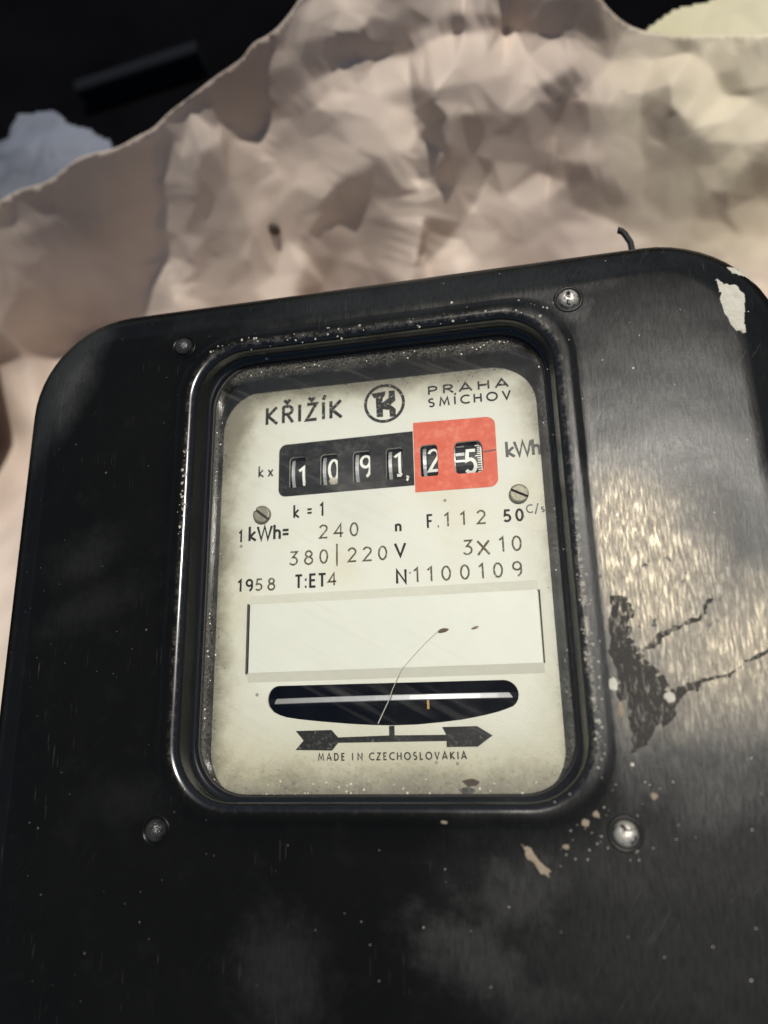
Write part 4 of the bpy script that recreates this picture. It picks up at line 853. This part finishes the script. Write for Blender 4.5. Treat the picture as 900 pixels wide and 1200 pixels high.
701,-20.7,-2.1 586.9,381.8,1.1 424.7,363.7,29.6 990.8,12.2,0.1 879.1,410.5,0.5 44.9,151.6,-24.1 819.3,310.3,1.8 399.8,10.1,-9.5 25.9,-8,0.1 170.6,375,39.3 124.8,3.2,0.8
109.2,123.4,-37.4 847.2,399.5,0.3 81.5,-20.5,0.3 915.7,99.4,-5 305.9,-25.6,-22 593.6,-24.1,5.8 113.4,-21.8,0.3 544.8,-14.3,-4.6 402.9,-16.8,-6.7 835.5,30.5,8.2 930.4,16.9,-0.3
869.8,276.7,3.3 515.5,-13.5,-4 987.9,87.5,-0.1 248,118.1,-21 435.8,232.3,4.7 477.3,336.3,-9.9 273.5,-18.2,-13.9 146.6,48.8,-1.6 571,-9.7,-4.7 827.1,341,4.9 125.9,32.4,0.3
394.4,380.5,15.1 954.6,198,-0.5 191.5,19.9,0.3 525.4,180.9,-16.8 675.7,288.8,2.1 391.4,408.5,2.8 884.1,367.7,1.9 736.8,10.8,11.2 622.5,422.6,-0 929.6,419.5,0 355.3,192.1,8.1
616.8,288.3,5.8 492.8,393.6,1.3 49.1,178,-37.2 135.3,422.6,45 348.8,251.7,12.3 738.9,419.9,-0 641.3,347,1.2 374.9,-14,-10.5 798.5,364.1,1.4 254.6,230.7,-7.1 716.3,153,0.3
615.5,-8.7,2.7 937.4,41.2,-1.2 652.8,152.4,11.8 885.9,143.3,-6 -48.3,259.6,-42 418.4,289,18.5 964,76.4,-1.2 415.2,173.3,-5.7 80.3,107.7,-16 732.9,269.1,7.2 190.1,145.4,-19.1
959,169.3,-0.9 639,399.4,-0 816,256.2,-0.3 987.3,-24.7,0 -9.1,358.8,-22.8 777.6,258.5,3.2 601.9,333.9,8.6 730.9,367.8,-1.6 258.8,414.5,12 757.1,316.3,2.4 793.4,4.8,7.2
216.5,16.8,-3.4 643.6,374.1,0.1 77.2,193.2,-28.9 233,60.3,-33.9 990.7,423.4,0 314.9,423.4,0.8 324.7,322.4,14.1 846.8,112.8,2.9 671.7,241.2,7.4 -50.3,-26.3,-0 769.5,71.9,8.2
911.6,134.4,-6.2 160.6,288.2,11.4 -45.9,149.1,-2.8 630.5,-28.7,-2 814.9,195.1,-4.8 715.7,74.8,12.6 171.7,342,31.8 430.4,-25.3,-8.3 356,165.2,6.5 186,415.3,37.5 686.7,424,-0
861.7,22.8,5.9 993.1,373.5,-0 138.4,-18.8,0.7 952.7,402.2,0.1 838.9,-22.1,0.7 460.3,23.9,-8.5 856.5,423.6,0"""
def fold_corners():
    q = np.array([[float(k) for k in p.split(',')] for p in LIFT.split()])
    d = np.stack([(q[:, 0]-450)/F, (q[:, 1]-600)/F, np.ones(len(q))], 1) @ R; dirs = np.stack([d[:, 0], -d[:, 1], -d[:, 2]], 1)
    t = np.full(len(q), 370.0)
    for _ in range(200):
        X = dirs*t[:, None]; t += .4*((D+X[:, 2])-base(X[:, 0], X[:, 1]))/-dirs[:, 2]
    P = dirs*(t+q[:, 2])[:, None]; P[:, 2] += D
    r_ = geometry.delaunay_2d_cdt([Vector((a, -b)) for a, b in q[:, :2]], [], [], 0, 1e-4)
    P = [P[r_[3][k][0]] for k in range(len(r_[0]))]
    return P, [tuple(f) for f in r_[2]]
def project(p):
    q = R @ np.array([p[0], -p[1], D-p[2]]); return F*q[0]/q[2]+450, F*q[1]/q[2]+600
P_, T_ = fold_corners()
bm = bmesh.new(); vs = [bm.verts.new(p) for p in P_]
for t_ in T_: bm.faces.new([vs[i] for i in t_])
bmesh.ops.subdivide_edges(bm, edges=bm.edges[:], cuts=5, use_grid_fill=True)
for _ in range(2): bmesh.ops.smooth_vert(bm, verts=bm.verts[:], factor=.5, use_axis_x=True, use_axis_y=True, use_axis_z=True)
EDGE = [(-90, 275), (0, 232), (30, 215), (60, 205), (110, 178), (150, 168), (200, 128), (262, 80), (300, 48), (345, 8), (380, -60), (640, -70), (705, -8), (722, 16), (745, 32), (790, 40), (860, 38), (1100, 36), (1100, 1100), (-90, 1100)]
def in_edge(u, v):
    c = False; j = len(EDGE)-1
    for i in range(len(EDGE)):
        (xi, yi), (xj, yj) = EDGE[i], EDGE[j]
        if (yi > v) != (yj > v) and u < (xj-xi)*(v-yi)/(yj-yi)+xi: c = not c
        j = i
    return c
kill = []
for v in bm.verts:
    u_, v_ = project(v.co)
    wob = 5*noise.noise(Vector((u_*.03, v_*.03, 2)))+1.5*noise.noise(Vector((u_*.1, v_*.1, 5)))
    if v_ < 330 and not in_edge(u_+wob, v_+wob): kill.append(v)
    else:
        p = v.co; lift = .9*abs(noise.noise(Vector((p.x*.05, p.y*.05+p.z*.04, 1))))+.35*noise.noise(Vector((p.x*.14, p.y*.14, 4)))
        if p.y > 150 or p.x < -175: v.co.z += lift
bmesh.ops.delete(bm, geom=kill, context='VERTS')
bmesh.ops.delete(bm, geom=[v for v in bm.verts if not v.link_faces], context='VERTS')
for _ in range(10):                                               # run the torn edge smooth
    new = {}
    for v in bm.verts:
        if v.is_boundary:
            nb_ = [e.other_vert(v) for e in v.link_edges if e.is_boundary]
            if len(nb_) == 2: new[v] = v.co*.4+(nb_[0].co+nb_[1].co)*.3
    for v, c_ in new.items(): v.co = c_
for v in bm.verts: v.co *= S
me = bpy.data.meshes.new('wrapping_paper'); bm.to_mesh(me); bm.free(); me.materials.append(M['paper'])
me.polygons.foreach_set('use_smooth', [True]*len(me.polygons))
pp = bpy.data.objects.new('wrapping_paper', me); COL.objects.link(pp)
so_ = pp.modifiers.new('thickness', 'SOLIDIFY'); so_.thickness = .12*S; so_.offset = 0
tag(pp, 'large crumpled brownish grey paper sheet spread under the meter', 'paper')
def I(u, v):
    z = -151.0
    for _ in range(60): x, y = img(u, v, z); z += .4*(float(base(np.float64(x), np.float64(y)))-z)
    return img(u, v, z)
# yellowish paper at the far right
Zy = -128.0
def Iy(*p): return img(p[0], p[1], Zy)
py = sheet('paper_scrap', [Iy(752, 36), Iy(790, 8), Iy(850, -14), Iy(960, -20), Iy(980, 30), Iy(930, 47), Iy(850, 43), Iy(790, 46)], Zy, [(40, 9, 1.8, .4), (16, 3, 1.5, 1.)], [], M['paper_y'], rag=3, step=1.4, seed=21)
tag(py, 'yellowish crumpled paper scrap behind the big sheet at the far right', 'paper')
pb = sheet('paper_scrap', [img(*p, -175) for p in ((-60, 300), (-60, 190), (10, 160), (25, 140), (60, 135), (105, 148), (125, 175), (90, 215), (20, 250))], -175, [(36, 12, 1.6, .8), (15, 4, 1.5, .2)], [], M['film'], rag=6, step=1.5, seed=33)
tag(pb, 'pale bluish crumpled paper scrap beyond the left edge of the big sheet', 'paper')
# crumb lying on the paper
pbv = BVHTree.FromPolygons([tuple(v.co/S) for v in pp.data.vertices], [tuple(p.vertices) for p in pp.data.polygons])
hit = pbv.ray_cast(Vector((0, 0, D)), Vector((*img(323, 272, -150), -150))-Vector((0, 0, D)))[0]; x, y, ZC = hit.x, hit.y, hit.z-5
lp = [[(x+a*math.cos(t), y+a*.7*math.sin(t), ZC+z) for t in np.linspace(0, 6.28, 9)[:-1]] for a, z in ((3, 4), (3.6, 8), (2.6, 11), (.6, 12))]
V, Fc = loft(lp, cap_first=True, cap_last=True); o = link('dark_crumb', V, Fc, M['slot'], None, True); tag(o, 'tiny dark crumb lying on the crumpled paper above the cover', 'crumb')
# ---- dim things on the dark ground beyond the paper
def boxmesh(name, a, b, wd, ht, z, mat):
    a = Vector(a); b = Vector(b); d = (b-a).normalized(); n = Vector((-d.y, d.x)); V = []
    bev = min(wd, ht)*.15
    prof = [(-wd/2, 0), (-wd/2, ht-bev), (-wd/2+bev, ht), (wd/2-bev, ht), (wd/2, ht-bev), (wd/2, 0)]
    lp = [[(p.x+n.x*q, p.y+n.y*q, z+h) for q, h in prof] for p in (a, b)]
    V, Fc = loft(lp, cap_first=True, cap_last=True); return link(name, V, Fc, mat)
o = boxmesh('metal_bar', img(82, 92, -380), img(225, 44, -380), 16, 30, -419, M['bar']); tag(o, 'dim bluish metal bar lying on the dark ground beyond the paper', 'bar')
